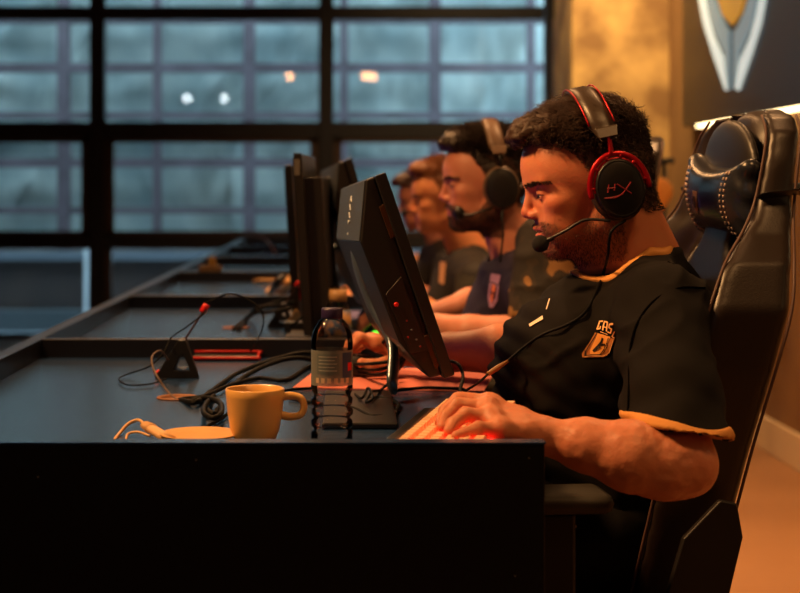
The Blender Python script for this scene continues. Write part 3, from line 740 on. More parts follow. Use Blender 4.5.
o.box(c_+[-.045, -.012, 0], c_+[.035, .012, .020]); tag(o.build('amber_box', mat('amber_box', (92, 66, 30), .5), smooth=False, bevel=.003), 'small amber box standing on the third desk divider', 'box')
tag(MB().box(c_+[-.012, -.010, .0202], c_+[.014, .010, .050]).build('amber_cube', mat('amber_cube', (126, 92, 30), .5), smooth=False, bevel=.003), 'tiny yellow block on top of the amber box', 'box')
tag(MB().box(on(284, 335)+[0, 0, 0], on(284, 335)+[.09, .05, .028]).build('black_dock', M['black'], smooth=False, bevel=.003), 'low black box at the foot of the edge-on monitors', 'box')
tag(MB().prism([on(284, 327), on(302, 327), P(300, 314, 3.45), P(296, 309, 3.45)], (0, .01, 0)).build('cardboard_wedge', M['beige'], smooth=False, bevel=.001), 'beige folded card standing by the edge-on monitor', 'card')
# second bottle, lamp-lit items beyond the near bottle
t = empty('water_bottle', P(338, 318, 3.05)*[1, 1, 0]+[0, 0, ZS], 'small clear bottle with a blue and amber label behind the near bottle cap', 'bottle')
c_ = P(338, 318, 3.05); c_[2] = ZS
MB().lathe([(.024, 0), (.026, .01), (.026, .075), (.018, .10), (.0175, .125)], c_, 24).build('bottle_shell', petm, t)
MB().lathe([(.0262, .03), (.0262, .08)], c_, 24).build('bottle_label', mat('blue_label', (60, 90, 130), .5, noise=(60, (190, 140, 80), .1)), t)
MB().lathe([(.0180, .096), (.0180, .12)], c_, 24).build('neck_band', mat('amber_band', (170, 130, 84), .4), t)
def mouse(at, label, m, led=None):
    A = np.array(at, float); t = empty('computer_mouse', A, label, 'mouse')
    F = Field(); F.ell(A+[0, 0, .010], (.060, .031, .026), k=.004); F.half(A+[0, 0, .001], (0, 0, -1), .001)
    V, Q = F.mesh(.003); link_mesh('mouse_shell', V, Q, m, t)
    MB().tube([A+[-.045, 0, .026], A+[-.036, 0, .030]], .005, 10, 2).build('scroll_wheel', M['grey'] if not led else led, t)
    if led: MB().tube([A+[-.058, -.012, .012], A+[-.060, 0, .014], A+[-.058, .012, .012]], .006, 8, 3).build('glow_strip', led, t)
    return t
mouse(P(352, 360, 2.60)*[1, 1, 0]+[.0, 0, ZS+.004], 'black computer mouse under the near player right hand', M['black'])
green = mat('green_light', (60, 220, 60), .4, emit=(90, 255, 60), estr=2.2)
tag(MB().lathe([(.0001, 0), (.018, .002), (.021, .010), (.015, .018), (.0001, .020)], on(380, 340, ZS), 20).build('glowing_puck', green), 'small green glowing light behind the near monitor foot', 'light')
mouse(on(374, 322)*[1, 1, 0]+[.02, 0, ZS+.003], 'dark blue computer mouse of the second player', mat('blue_mouse', (24, 40, 90), .3))
tag(MB().prism([on(337, 333), on(400, 333), on(402, 312), on(345, 312)], (0, 0, .003)).build('mouse_pad', mat('violet_cloth', (92, 84, 132), .8), smooth=False, bevel=.001), 'violet mouse pad in the second bay', 'mouse pad')
for k, (y, lb) in enumerate(((4.75, 'third black monitor glimpsed through the gap under the second one'), (5.95, 'fourth black monitor behind the row of screens'))):
    monitor((.035, y+.12, 1.0), rotm(math.radians(4), math.radians(-16), 0), .5, .29, lb, scr2, detail=False, dbase=(-.09, y+.12, ZS))
# ---------------------------------------------------------------- gaming chair
leather = mat('black_leather', (27, 23, 22), .42, spec=.55, bump=(420, .12)); brownl = mat('brown_leather', (32, 22, 17), .40, spec=.5, bump=(420, .12))
shellm = mat('chair_shell', (20, 15, 14), .5, spec=.4); pipem = mat('seat_piping', (74, 50, 42), .55); blackp = mat('chair_black', (12, 11, 12), .5)
def smoothstep(a, b, x): t = np.clip((x-a)/(b-a), 0, 1); return t*t*(3-2*t)
CHZ = [.46, .60, .72, .82, .90, .96, 1.00, 1.04, 1.10, 1.14, 1.165, 1.178]
CHW = [.20, .225, .245, .262, .268, .245, .205, .180, .172, .158, .125, .07]
def make_chair(at, yaw, label):
    """built facing -X around a local origin on the floor under the seat's rear edge, then turned"""
    t = empty('gaming_chair', (0, 0, 0), label, 'chair'); 
    tilt = .22; bx = lambda z: .0+tilt*(z-.46)            # centre plane of the backrest
    def back(X):
        z = X[:, 2]; s = np.abs(X[:, 1]); w = np.interp(z, CHZ, CHW); x = X[:, 0]-bx(z)
        bol = smoothstep(.52, 1.0, s/w)*np.interp(z, [.5, .7, .95, 1.02, 1.2], [.065, .075, .060, .016, .012])
        front = np.interp(z, [.9, 1.05], [-.040, -.022])-bol+.02*np.exp(-((s-.55*w)/.02)**2)
        rear = np.interp(z, [.9, 1.1], [.040, .026])-.012*(s/w)**2-bol*.35
        d1 = front-x; d2 = x-rear; d3 = s-w; d4 = z-1.178; d5 = .46-z
        q = np.stack([np.maximum(d1, d2)+.014, d3+.014, np.maximum(d4, d5)+.014], 1)
        return np.linalg.norm(np.maximum(q, 0), axis=1)+np.minimum(q.max(1), 0)-.014
    F = Field(); F.fun(back, (-.20, -.29, .44), (.26, .29, 1.2), k=.01)
    for sg in (-1, 1): F.cone((.02, sg*.088, .985), (.20, sg*.080, 1.000), .022, .022, k=.012, sub=True)
    for sg in (-1, 1): F.cone((.02, sg*.098, .965), (.20, sg*.098, .965), .018, .018, k=.012, sub=True)
    V, Q = F.mesh(.0065); V = smooth_mesh(V, Q, 1)
    link_mesh('backrest', V, Q, brownl, t)
    F = Field()                                           # dark centre panel of the head section and the back
    F.ell((bx(1.09)-.026, 0, 1.085), (.018, .115, .080), k=.004); V, Q = F.mesh(.005); link_mesh('head_panel', V, Q, leather, t)
    F = Field(); F.ell((bx(.74)-.038, 0, .74), (.026, .125, .20), k=.004); V, Q = F.mesh(.006); link_mesh('lumbar_panel', V, Q, leather, t)
    for sg in (-1, 1):
        pts = []; pts2 = []
        for z, w in list(zip(CHZ, CHW))[:-1]:
            bol = np.interp(z, [.5, .7, .95, 1.02, 1.2], [.065, .075, .060, .016, .012])
            pts.append((bx(z)+np.interp(z, [.9, 1.05], [-.042, -.024])-bol*.97, sg*(w-.010), z)); pts2.append((bx(z)+np.interp(z, [.9, 1.1], [.028, .014])-bol*.35, sg*(w+.0005), z))
        MB().tube(pts, .0022, 6, 4).build('piping', pipem, t)
        MB().tube(pts2, .0022, 6, 4).build('piping', pipem, t)
    # seat
    F = Field()
    def seat(X):
        x, y, z = X.T; b = .05*smoothstep(.16, .25, np.abs(y)); q = np.stack([np.abs(x+.23)-.23, np.abs(y)-.25, np.abs(z-.43-b*.5)-.035-b*.5], 1)+.02
        return np.linalg.norm(np.maximum(q, 0), axis=1)+np.minimum(q.max(1), 0)-.02
    F.fun(seat, (-.48, -.27, .36), (.02, .27, .54)); V, Q = F.mesh(.008); link_mesh('seat', V, Q, leather, t)
    for sg in (-1, 1):
        mb = MB(); s = sg*.265
        hp_ = [(-.01, .38), (-.05, .38), (-.10, .42), (-.045, .60), (.005, .650), (.028, .645), (.036, .60), (.004, .47)]
        mb.prism([(x, s-.006, z) for x, z in hp_], (0, .012, 0))
        mb.build('hinge_plate', shellm, t, smooth=False, bevel=.003)
        mb = MB(); mb.lathe([(.012, -.004), (.012, .010), (.008, .012)], (-.004, s, .57), 16, R=[[1, 0, 0], [0, 0, 1], [0, 1, 0]]); mb.build('hinge_bolt', blackp, t)
        a = empty('armrest_group', (0, 0, 0)) if False else None
        mb = MB(); mb.box((-.27, sg*.30-.02, .40), (-.20, sg*.30+.02, .648)); mb.build('armrest_post', blackp, t, smooth=False, bevel=.006)
        MB().box((-.345, sg*.30-.045, .648), (-.155, sg*.30+.045, .674)).build('armrest', mat('armrest_grey', (40, 36, 30), .6), t, smooth=False, bevel=.012)
        MB().box((-.27, min(sg*.17, sg*.31), .375), (-.15, max(sg*.17, sg*.31), .395)).build('armrest_bracket', blackp, t, smooth=False, bevel=.003)
    MB().lathe([(.03, .08), (.03, .25), (.022, .25), (.022, .40)], (-.22, 0, 0), 20).build('gas_lift', blackp, t)
    MB().box((-.33, -.12, .36), (-.10, .12, .40)).build('tilt_mechanism', blackp, t, smooth=False, bevel=.006)
    for k in range(5):
        a = 2*math.pi*k/5+.3; e = np.array([-.22+.31*math.cos(a), .31*math.sin(a), .075])
        b = MB(); b.tube([(-.22, 0, .11), (e+np.array([-.22, 0, .11]))/2+[0, 0, .004], e], [.028, .022, .016], 8, 4); lg = b.build('base_arm', blackp, t)
        MB().lathe([(.006, -.024), (.029, -.022), (.03, 0), (.029, .022), (.006, .024)], e+[0, 0, -.044], 18, R=[[1, 0, 0], [0, 0, 1], [0, 1, 0]]).build('caster', blackp, lg)
    t.location = at; t.rotation_euler[2] = yaw
    return t
def chair_w(t, p): return np.array(t.matrix_basis@Vector(p)) if False else np.array(Matrix.LocRotScale(t.location, t.rotation_euler, None)@Vector(p))
ch = make_chair((.468, 2.28, 0), math.radians(5), 'black and brown gaming chair with piped seams under the near player')

# neck pillow strapped to the backrest: a separate thing
def pillow(t0):
    # local frame of the chair
    L = lambda p: chair_w(t0, p)
    c = np.array([-.02, 0, 1.045]); Rz = np.array(Matrix.Rotation(t0.rotation_euler[2], 3, 'Z')); O = L([.104, -.012, 1.047])
    Ry = np.array(Matrix.Rotation(-.16, 3, 'Y')@Matrix.Rotation(.06, 3, 'X')); RR = Rz@Ry
    F = Field()
    def f(X):
        q = (X-O)@RR; x, y, z = q.T; s = np.abs(y)/.125
        hh = .046+.022*s**2.2; tt = .034*(1-.60*s**6)*np.sqrt(np.clip(1-(z/ (hh+.004))**2, .06, 1)); tt = tt+.010*(1-s)
        e = np.stack([np.abs(x)-tt, np.abs(y)-.125, np.abs(z)-hh], 1)+.010
        d = np.linalg.norm(np.maximum(e, 0), axis=1)+np.minimum(e.max(1), 0)-.010
        wr = smoothstep(.09, .125, np.abs(y)); return d+wr*.003*np.sin(z*170+3*np.sign(y)*y*40)
    F.fun(f, O-.2, O+.2); V, Q = F.mesh(.0042); V = smooth_mesh(V, Q, 2)
    t = empty('neck_pillow', O-[0, 0, .08], 'shiny black bone-shaped neck pillow with pale stitching on the near chair', 'pillow')
    link_mesh('cushion', V, Q, mat('glossy_leather', (30, 32, 40), .27, spec=.7, bump=(500, .08)), t)
    bv = BVHTree.FromPolygons([tuple(v) for v in V], [tuple(map(int, q)) for q in Q])
    def onp(y, z, o=.001):
        p = O+RR@np.array([-.2, y, z]); d = RR@np.array([1., 0, 0]); h = bv.ray_cast(Vector(p), Vector(d))
        return np.array(h[0])-d*o if h[0] is not None else O+RR@np.array([-.04, y, z])
    st = mat('pale_thread', (196, 170, 160), .6)
    for y0 in (-.084, -.074, .074, .084):
        mb = MB(); zz = np.linspace(-.052, .052, 27)
        for k in range(0, 26, 2):
            mb.tube([onp(y0+.010*(zz[k]/.06)**2*np.sign(y0), zz[k]), onp(y0+.010*(zz[k+1]/.06)**2*np.sign(y0), zz[k+1])], .0011, 5, 1)
        mb.build('stitching', st, t)
    pts = []                                            # small woven shield badge in the middle
    sh = [(-.011, .016), (.011, .016), (.012, .004), (.008, -.012), (0, -.020), (-.008, -.012), (-.012, .004)]
    MB().prism([onp(a+.022, b, .0006) for a, b in sh], RR@np.array([-.0012, 0, 0])).build('badge', mat('badge_tan', (190, 150, 124), .6), t, smooth=False)
    MB().prism([onp(a*.55+.022, b*.55, .0022) for a, b in sh], RR@np.array([-.0008, 0, 0])).build('badge_mark', mat('badge_dark', (70, 40, 34), .6), t, smooth=False)
    a = O+RR@np.array([.012, -.122, .004]); b = L((.215, -.205, 1.065)); c_ = L((.14, -.19, 1.055))
    mb = MB(); mb.tube([a, (a+L((.10, -.186, 1.05)))/2, L((.100, -.184, 1.052)), L((.135, -.186, 1.056)), L((.160, -.170, 1.060)), L((.168, 0, 1.062)), L((.160, .170, 1.060)), L((.10, .184, 1.055)), O+RR@np.array([.012, .122, .004])], .011, 8, 6, flat=.16)
    mb.build('strap', blackp, t)
pillow(ch)
# ---------------------------------------------------------------- people
mm = .001
def head_frame(pitch, yaw=0, roll=0):
    R0 = np.array([[-1, 0, 0], [0, -1, 0], [0, 0, 1.]])        # forward = -X, left = -Y, up = +Z (columns)
    Rl = np.array(Matrix.Rotation(yaw, 3, 'Z')@Matrix.Rotation(pitch, 3, 'Y')@Matrix.Rotation(roll, 3, 'X'))
    return R0@Rl
def head_ops(F, ear=True, jaw=1.0):
    e = lambda c, r, k=.012, sub=False, rot=None: F.ell(np.array(c)*mm, np.array(r)*mm, k, sub, rot)
    cn = lambda a, b, ra, rb, k=.01, sub=False: F.cone(np.array(a)*mm, np.array(b)*mm, ra*mm, rb*mm, k, sub)
    e((0, 0, 24), (91, 74, 80)); e((-14, 0, 10), (74, 73, 72), .02)
    e((40, 0, 30), (54, 62, 56), .02); e((42, 0, -30), (47, 55, 62), .02)
    for s in (-1, 1):
        cn((-6, s*54*jaw, -58), (66, s*15, -86), 15, 15, .022)
        cn((-14, s*60, -20), (-4, s*55*jaw, -60), 14, 14, .02)
        e((58, s*44, -20), (22, 16, 15), .014)
        cn((88, s*10, 12), (74, s*42, 14), 6.5, 7, .010)
        e((60, s*38, -55), (24, 14, 26), .018)
    e((72, 0, -86), (16, 18, 15), .014)                        # chin
    e((66, 0, -54), (25, 30, 30), .014)                        # muzzle
    e((20, 0, -80), (45, 42, 22), .02)
    for s in (-1, 1):
        e((90, s*33, -4), (13, 16, 11), .012, True)            # socket
        e((73.5, s*32, -4), (13.6, 14.4, 13.4), .004)              # lid over the eyeball
        e((87, s*32.5, -6.5), (6, 11.5, 1.7), .002, True)      # opening
    cn((90, 0, 1), (101, 0, -25), 6.2, 7.6, .007); e((101, 0, -29), (8, 8.2, 7), .006)
    for s in (-1, 1):
        e((92, s*11.5, -33), (10, 6.5, 7), .006); e((96, s*7, -40), (5.5, 3.6, 3.6), .003, True)
    cn((92, 0, -53.5), (85, s*18, -58), 4.2, 2.6, .004) if False else None
    for s in (-1, 1):
        cn((92, 0, -53), (80, s*23, -58.5), 4.4, 2.6, .005); cn((89.5, 0, -64.5), (79, s*21, -60.5), 5.2, 2.6, .005)
    e((96, 0, -58.8), (14, 25, 1.6), .0025, True)
    if ear:
        for s in (-1, 1):
            rot = np.array(Matrix.Rotation(s*-.35, 3, 'Z')@Matrix.Rotation(-.15, 3, 'Y'))
            e((-22, s*77, -12), (17, 6, 30), .006, False, rot); e((-17, s*83, -8), (9, 5, 17), .004, True, rot)
HL_U = [-100, -60, -46, -38, -22, 4, 10, 20, 32, 48, 72, 95]; HL_W = [-62, -62, -44, -26, -26, -30, 4, 26, 48, 62, 68, 72]
BD_U = [-40, -20, 6, 24, 46, 62, 74, 84, 110]; BD_W = [-34, -26, -36, -54, -68, -58, -47, -44, -44]
def hair_side(q): return q[:, 2]/mm-np.interp(q[:, 0]/mm, HL_U, HL_W)     # >0 above the hairline
def beard_mask(q):
    u, v, w_ = q.T/mm; m = smoothstep(-3, 5, np.interp(u, BD_U, BD_W)-w_)*smoothstep(-30, -16, u)*smoothstep(-135, -108, w_)
    lips = (np.abs(v) < 21) & (w_ > -70.5) & (w_ < -50.5) & (u > 80); m = np.where(lips, 0, m)
    soul = (np.abs(v) < 9) & (w_ > -78) & (w_ < -70); return np.where(soul, .6*m, m)
def zones(V, R, O, beard, sc=1):
    q = (V-O)@R/sc; u, v, w_ = q.T/mm; Z = np.zeros((len(V), 3)); near = (np.linalg.norm(q, axis=1) < .19)
    sp_ = vnoise(V, 900, 4)*.25+.85
    Z[:, 0] = near*np.clip(beard*beard_mask(q)*sp_+smoothstep(-2, 8, hair_side(q))*.85*(w_ > -64), 0, 1)
    br = (np.abs(w_-(13+.06*(np.abs(v)-26)-.007*(np.abs(v)-30)**2)) < 2.6) & (np.abs(v) > 9) & (np.abs(v) < 56) & (u > 46); Z[:, 0] = np.where(br, .6, Z[:, 0])
    lash = (np.abs(v) > 17) & (np.abs(v) < 45) & (u > 66) & (np.abs(w_+3.8+.010*(np.abs(v)-32)**2) < 1.2); Z[:, 0] = np.where(lash & near, .9, Z[:, 0])
    Z[:, 1] = near*smoothstep(0, 2, 70-np.abs(w_+60)-60.5+0)*(np.abs(v) < 22)*(u > 78)*(np.abs(w_+60) < 9)
    Z[:, 1] *= smoothstep(24, 18, np.abs(v))
    Z[:, 2] = near*.8*np.exp(-((u-100)**2+v**2+(w_+30)**2)/14.**2)+near*.35*np.exp(-((u-70)**2+(np.abs(v)-44)**2+(w_+28)**2)/18.**2)+near*.6*(np.abs(v) > 74)*(np.abs(u+20) < 30)
    return np.clip(Z, 0, 1)

def head_scalp(V, Q, R, O, step, cond, sc=1):
    N = normals(V, Q); q = (V-O)@R/sc; i = np.where(cond(q))[0]; return V[i], N[i], q[i]

def add_hair(root, V, Q, R, O, style, m, seed, sc=1):
    """skull cap blob + strands"""
    q = (V-O)@R/sc; hs = hair_side(q); N = normals(V, Q); up = smoothstep(30, 90, q[:, 2]/mm)
    sel = (hs > 0) & (q[:, 2]/mm > -64) & (np.abs(q[:, 1])/mm < 79) & (np.linalg.norm(q, axis=1) < .17)
    idx = np.where(sel)[0]; g = np.random.default_rng(seed)
    F = Field(); F.frame(R, O, sc)
    s_, tp = style['side']*mm, style['top']*mm
    F.ell((0, 0, .024), (.091+s_, .074+s_, .080+s_+tp*.45), k=.01); F.ell((-.014, 0, .010), (.074+s_+.003, .0745+s_, .072+s_), k=.01)
    fr = style['fringe']*mm
    F.ell((.050+fr*.4, 0, .082+tp*.25), (.050+fr*.5, .058, .022+tp*.5), k=.016)
    Rf, Of = R, np.asarray(O)
    def cut(X):                                              # everything below the hairline goes
        p = (X-Of)@Rf/sc; u = p[:, 0]/mm; ww = p[:, 2]/mm
        d = (ww-np.interp(u, HL_U, HL_W))*.8*mm; d = np.maximum(d, (style.get('fcut', 76)-ww)*mm*-1) if False else d
        return d
    big = Of-.22, Of+.22
    F.fun(cut, big[0], big[1], k=.003, sub=True)
    def f2(V_, N_): return (vnoise(V_, 75, seed)*.0030+vnoise(V_, 170, seed+1)*.0016)*style.get('lump', 1)
    V2, Q2 = F.mesh(.0032*sc, disp=f2)
    parts = [(V2, Q2)]
    fwd, up_, lf = R[:, 0], R[:, 2], R[:, 1]
    k = g.choice(idx, min(style['n'], len(idx)*4), replace=True); top = up[k]; rt = V[k]+g.normal(0, .0012, (len(k), 3))
    side_v = np.sign(q[k, 1])[:, None]*lf[None, :]
    keep = g.uniform(size=len(k)) < (.35+.65*top); k, rt, top, side_v = k[keep], rt[keep], top[keep], side_v[keep]
    L = (style['ls']*(1-top)+style['lt']*top)*mm
    fl = (fwd*style['fw'][1]+up_*style['fw'][2])[None, :]*top[:, None]+(1-top)[:, None]*(fwd*style['fw'][0]-up_*.9)[None, :]+vnoise(rt, 22, seed)[:, None]*side_v*.5
    rt = rt+N[k]*(s_*.6+tp*.25*top)[:, None]
    parts.append(strands(rt, N[k], L, fl, style['curl'], style.get('rad', .0011)*sc, 7, grav=style.get('grav', .1), seed=seed))
    Vh, Qh = merge(parts); o = link_mesh('hair', Vh, Qh, m, root); return o

def add_beard(root, V, Q, R, O, m, n, L, seed, sc=1, rad=.00042):
    q = (V-O)@R/sc; bmk = beard_mask(q); N = normals(V, Q); i = np.where((bmk > .5) & (np.linalg.norm(q, axis=1) < .16))[0]; g = np.random.default_rng(seed)
    k = g.choice(i, n); fl = np.broadcast_to(-R[:, 2]*.9-R[:, 0]*.1, (n, 3))
    Vb, Qb = strands(V[k]+g.normal(0, .0009, (n, 3)), N[k]*.7, np.full(n, L), fl, .25, rad, 3, grav=.2, seed=seed, fan=.3)
    return link_mesh('beard', Vb, Qb, m, root)

def add_eyes(root, R, O, sc=1, iris=(70, 58, 40)):
    wm = mat('eye_white', (226, 214, 204), .15, spec=.6); im = mat('eye_iris', iris, .15); bmk = mat('eye_pupil', (8, 8, 8), .1)
    for s in (-1, 1):
        c = O+sc*(R@(np.array([73.2, s*32, -4])*mm)); a = np.linspace(-math.pi/2, math.pi/2, 12)
        e = MB().lathe([(max(.0126*sc*math.cos(t), 1e-5), .0126*sc*math.sin(t)) for t in a], c, 20).build('eyeball', wm, root)
        d = R@np.array([.95, 0, -.30]); d /= np.linalg.norm(d); Q_ = np.array(Vector(d).to_track_quat('Z', 'Y').to_matrix())
        MB().lathe([(.0058*sc, .0112*sc), (.0052*sc, .0121*sc), (.0028*sc, .0128*sc)], c, 18, R=Q_).build('iris', im, e)
        MB().lathe([(.0026*sc, .0127*sc), (.0001, .01305*sc)], c, 14, R=Q_).build('pupil', bmk, e)

def hand_ops(F, wr, mcp, fing, thumb, r=.0085, k=.005):
    """wr wrist point, mcp: four knuckles, fing: list of [pip, dip, tip], thumb: [cmc, mcp, ip, tip]"""
    wr = np.array(wr)
    for m_ in mcp: F.cone(wr+(m_-wr)*.12, m_, .0165, .0115, .012)
    for i in range(3): F.cone(mcp[i], mcp[i+1], .0112, .0112, .010)
    F.cone((wr+mcp[0])/2, (wr+mcp[3])/2, .0135, .0125, .014)
    sc_ = (1.0, 1.03, .98, .86)
    for i, f in enumerate(fing):
        ch_ = [mcp[i]]+list(f); F.chain(ch_, [r*1.22*sc_[i], r*1.06*sc_[i], r*.95*sc_[i], r*.82*sc_[i]], k*.7)
    F.chain(thumb, [.0155, .0118, .0102, .0088], .008)

def shirt_finish(root, V, Q, m, name='tshirt'):
    return link_mesh(name, V, Q, m, root)
HZ = {}
skin1 = skin_mat('skin_warm', (192, 126, 92), (44, 28, 20), (176, 92, 80))

# ================================================================= near player
O1 = P(590, 180, 2.25); Rh = head_frame(math.radians(12), math.radians(2))
root1_at = (.50, 2.27, .44)
def Fold(V, c, amp, f, ax, seed):
    """cloth folds: bands running across direction ax, fading with distance"""
    return amp*np.sin((V@np.array(ax))*f+3*vnoise(V, 7, seed))*(.5+.5*vnoise(V, 9, seed+3))

F = Field(); F.frame(Rh, O1); head_ops(F, ear=False); F.frame(np.eye(3), (0, 0, 0))
nb = P(638, 272, 2.27)
F.cone(P(606, 218, 2.25), P(627, 262, 2.27), .052, .057, .02); F.cone(P(627, 262, 2.27), P(638, 290, 2.27), .055, .044, .02)
F.cone(P(622, 205, 2.25), P(645, 262, 2.27), .048, .055, .02)
F.cone(P(585, 240, 2.235), P(592, 262, 2.25), .020, .022, .02)
Vh, Qh = F.mesh(.0021)
head1 = (Vh, Qh)
# left arm with hand on the keyboard
F = Field()
wrL = P(548, 437, 1.85)
F.chain([P(668, 375, 1.94), P(674, 422, 1.885), P(684, 463, 1.84)], [.042, .041, .038], .008)
F.chain([P(684, 465, 1.84), P(664, 464, 1.835), P(630, 456, 1.83), P(585, 445, 1.84), wrL], [.0385, .042, .0415, .031, .0225], .012)
mcpL = [P(490, 403, 1.885), P(487, 408, 1.860), P(491, 418, 1.834), P(500, 429, 1.812)]
fL = [[P(459, 399, 1.895), P(445, 411, 1.888), P(440, 422, 1.872)],
      [P(458, 405, 1.862), P(446, 418, 1.852), P(442, 427, 1.838)],
      [P(466, 414, 1.832), P(453, 424, 1.822), P(449, 431, 1.812)],
      [P(479, 428, 1.802), P(466, 433, 1.796), P(456, 436, 1.788)]]
thL = [P(528, 430, 1.885), P(506, 428, 1.925), P(488, 424, 1.930), P(474, 424, 1.922)]
hand_ops(F, wrL, mcpL, fL, thL)
Vl, Ql = F.mesh(.0021, disp=lambda V, N: .0007*vnoise(V, 120, 5))
# right arm, hand on the mouse
F = Field(); wrR = P(408, 352, 2.60)
F.chain([P(575, 345, 2.48), P(540, 352, 2.50), P(500, 350, 2.52), P(450, 352, 2.57), wrR], [.046, .044, .040, .031, .025], .014)
mR = [P(376, 344, 2.585), P(372, 341, 2.61), P(374, 341, 2.635), P(378, 345, 2.66)]
fR = [[P(361, 338, 2.58), P(354, 345, 2.58), P(351, 351, 2.58)], [P(358, 337, 2.61), P(350, 344, 2.61), P(347, 350, 2.61)],
      [P(360, 338, 2.64), P(352, 345, 2.64), P(349, 350, 2.64)], [P(366, 343, 2.665), P(357, 349, 2.665), P(354, 353, 2.665)]]
tR = [P(398, 360, 2.575), P(384, 365, 2.55), P(372, 366, 2.545), P(362, 363, 2.545)]
hand_ops(F, wrR, mR, fR, tR)
Vr, Qr = F.mesh(.0028)
# hidden trunk and legs (under the clothes), one continuous body
def legs(F, hx, hy, zs, kneeX, sp, k=.03):
    for s in (-1, 1):
        hip = np.array([hx, hy+s*.09, zs+.10]); knee = np.array([kneeX, hy+s*sp, zs+.09]); ank = np.array([kneeX+.10, hy+s*sp*.9, .10])
        F.cone(hip, knee, .085, .058, k); F.cone(knee, ank, .055, .038, k); F.cone(ank+[.03, 0, -.04], ank+[-.15, s*.01, -.065], .036, .028, .02)
def trunk(F, dr=0.0):
    F.ell(P(596, 362, 2.27), np.array([.116, .175, .122])+dr, k=.05)
    F.ell(P(585, 420, 2.27), np.array([.124, .165, .15])+dr, k=.06)
    F.ell(P(585, 505, 2.27), np.array([.125, .18, .13])+dr, k=.06)
F = Field(); trunk(F, -.008)
F.cone(P(636, 300, 2.26), P(655, 318, 2.14), .03, .04, .03); F.cone(P(636, 300, 2.28), P(650, 318, 2.40), .03, .04, .03)
legs(F, .35, 2.27, .44, -.02, .13)
Vt, Qt = F.mesh(.009)
Vb, Qb = merge([head1, (Vl, Ql), (Vr, Qr), (Vt, Qt)])
# one continuous object: the whole skin of the figure
att = np.zeros((len(Vb), 3)); att[:len(Vh)] = zones(Vh, Rh, O1, .30)
nh = len(Vh)
body1 = link_mesh('person', Vb, Qb, skin1, None, attr=att)
tag(body1, 'bearded man in a black t-shirt with gold trim, seated nearest, hand on the glowing keyboard', 'person')
hair1 = mat('hair_dark_brown', (50, 32, 22), .55, spec=.3)
add_hair(body1, Vh, Qh, Rh, O1, dict(side=2.5, top=14, fringe=10, n=16000, ls=6, lt=40, fw=(-.7, 1.25, .0), curl=.85, rad=.0008, grav=.35, lump=1.8), hair1, 11)
add_beard(body1, Vh, Qh, Rh, O1, mat('beard_brown', (74, 44, 28), .5), 5500, .0045, 5, rad=.0003)
add_eyes(body1, Rh, O1)
eb = mat('brow_hair', (40, 26, 20), .6)
def brows(root, V, Q, R, O, m, seed, n=420):
    q = (V-O)@R; u, v, w_ = q.T/mm; N = normals(V, Q)
    i = np.where((np.abs(w_-(13+.06*(np.abs(v)-26)-.007*(np.abs(v)-30)**2)) < 2.6) & (np.abs(v) > 10) & (np.abs(v) < 56) & (u > 46))[0]
    g = np.random.default_rng(seed)
    for s in (-1, 1):
        k = g.choice(i[q[i, 1]*s > 0], n//2); side = s*R[:, 1][None, :]
        Vb_, Qb_ = strands(V[k], N[k]*.8, np.full(n//2, .009), side*1.2+R[:, 2]*.2-R[:, 0]*.4+0*V[k], .05, .00045, 3, grav=0, seed=seed)
        link_mesh('eyebrow', Vb_, Qb_, m, root)
brows(body1, Vh, Qh, Rh, O1, eb, 3)

# t-shirt
cloth1 = mat('black_cotton', (17, 14, 13), .85, spec=.12, bump=(900, .25)); trim1 = mat('gold_trim', (196, 132, 62), .8, bump=(900, .2))
OPA, OPB = P(600, 200, 2.26), P(616, 248, 2.255)
hemc = P(676, 430, 1.885); hn = np.array([-.15, -.10, -1.]); hn /= np.linalg.norm(hn)
def lcut(X): return np.maximum(-((X-hemc)@hn), np.maximum(X[:, 1]-2.04, (.36-X[:, 0])))
def shirt_ops(F, dr=0.0, sleeve_only=False):
    if not sleeve_only:
        trunk(F, .004+dr)
        F.ell(P(556, 372, 2.20), np.array([.085, .11, .085])+dr, k=.06)
        F.cone(P(650, 284, 2.20), P(667, 314, 2.10), .042+dr, .066+dr, .05); F.cone(P(636, 296, 2.30), P(650, 306, 2.42), .054+dr, .066+dr, .05)
        F.cone(P(588, 302, 2.26), P(628, 304, 2.27), .045+dr, .055+dr, .04)
        F.cone(P(652, 268, 2.27), P(678, 330, 2.27), .048+dr, .07+dr, .04)
        F.chain([P(645, 318, 2.44), P(590, 335, 2.47), P(545, 345, 2.49)], [.066+dr, .062+dr, .058+dr], .04)
    F.chain([P(660, 316, 2.06), P(672, 405, 1.905), P(682, 452, 1.845), P(686, 475, 1.82)], [.066+dr, .057+dr, .054+dr, .052+dr], .025)
    return F
def open_d(X, r=.065): 
    d = OPB-OPA; q = X-OPA; t = np.clip(q@d/(d@d), 0, 1); return np.linalg.norm(q-t[:, None]*d, axis=1)-r
F = Field(); shirt_ops(F)
F.fun(open_d, OPA-.08, OPB+.08, k=.004, sub=True)
F.fun(lcut, hemc-[.11, .14, .16], hemc+[.14, .12, .12], k=.002, sub=True)
F.cone(P(678, 432, 1.87), P(690, 484, 1.80), .050, .050, .002, True)
F.half(P(560, 500, 2.27), (0, 0, -1), lo=(0, 1.9, .4), hi=(.8, 2.7, .62))
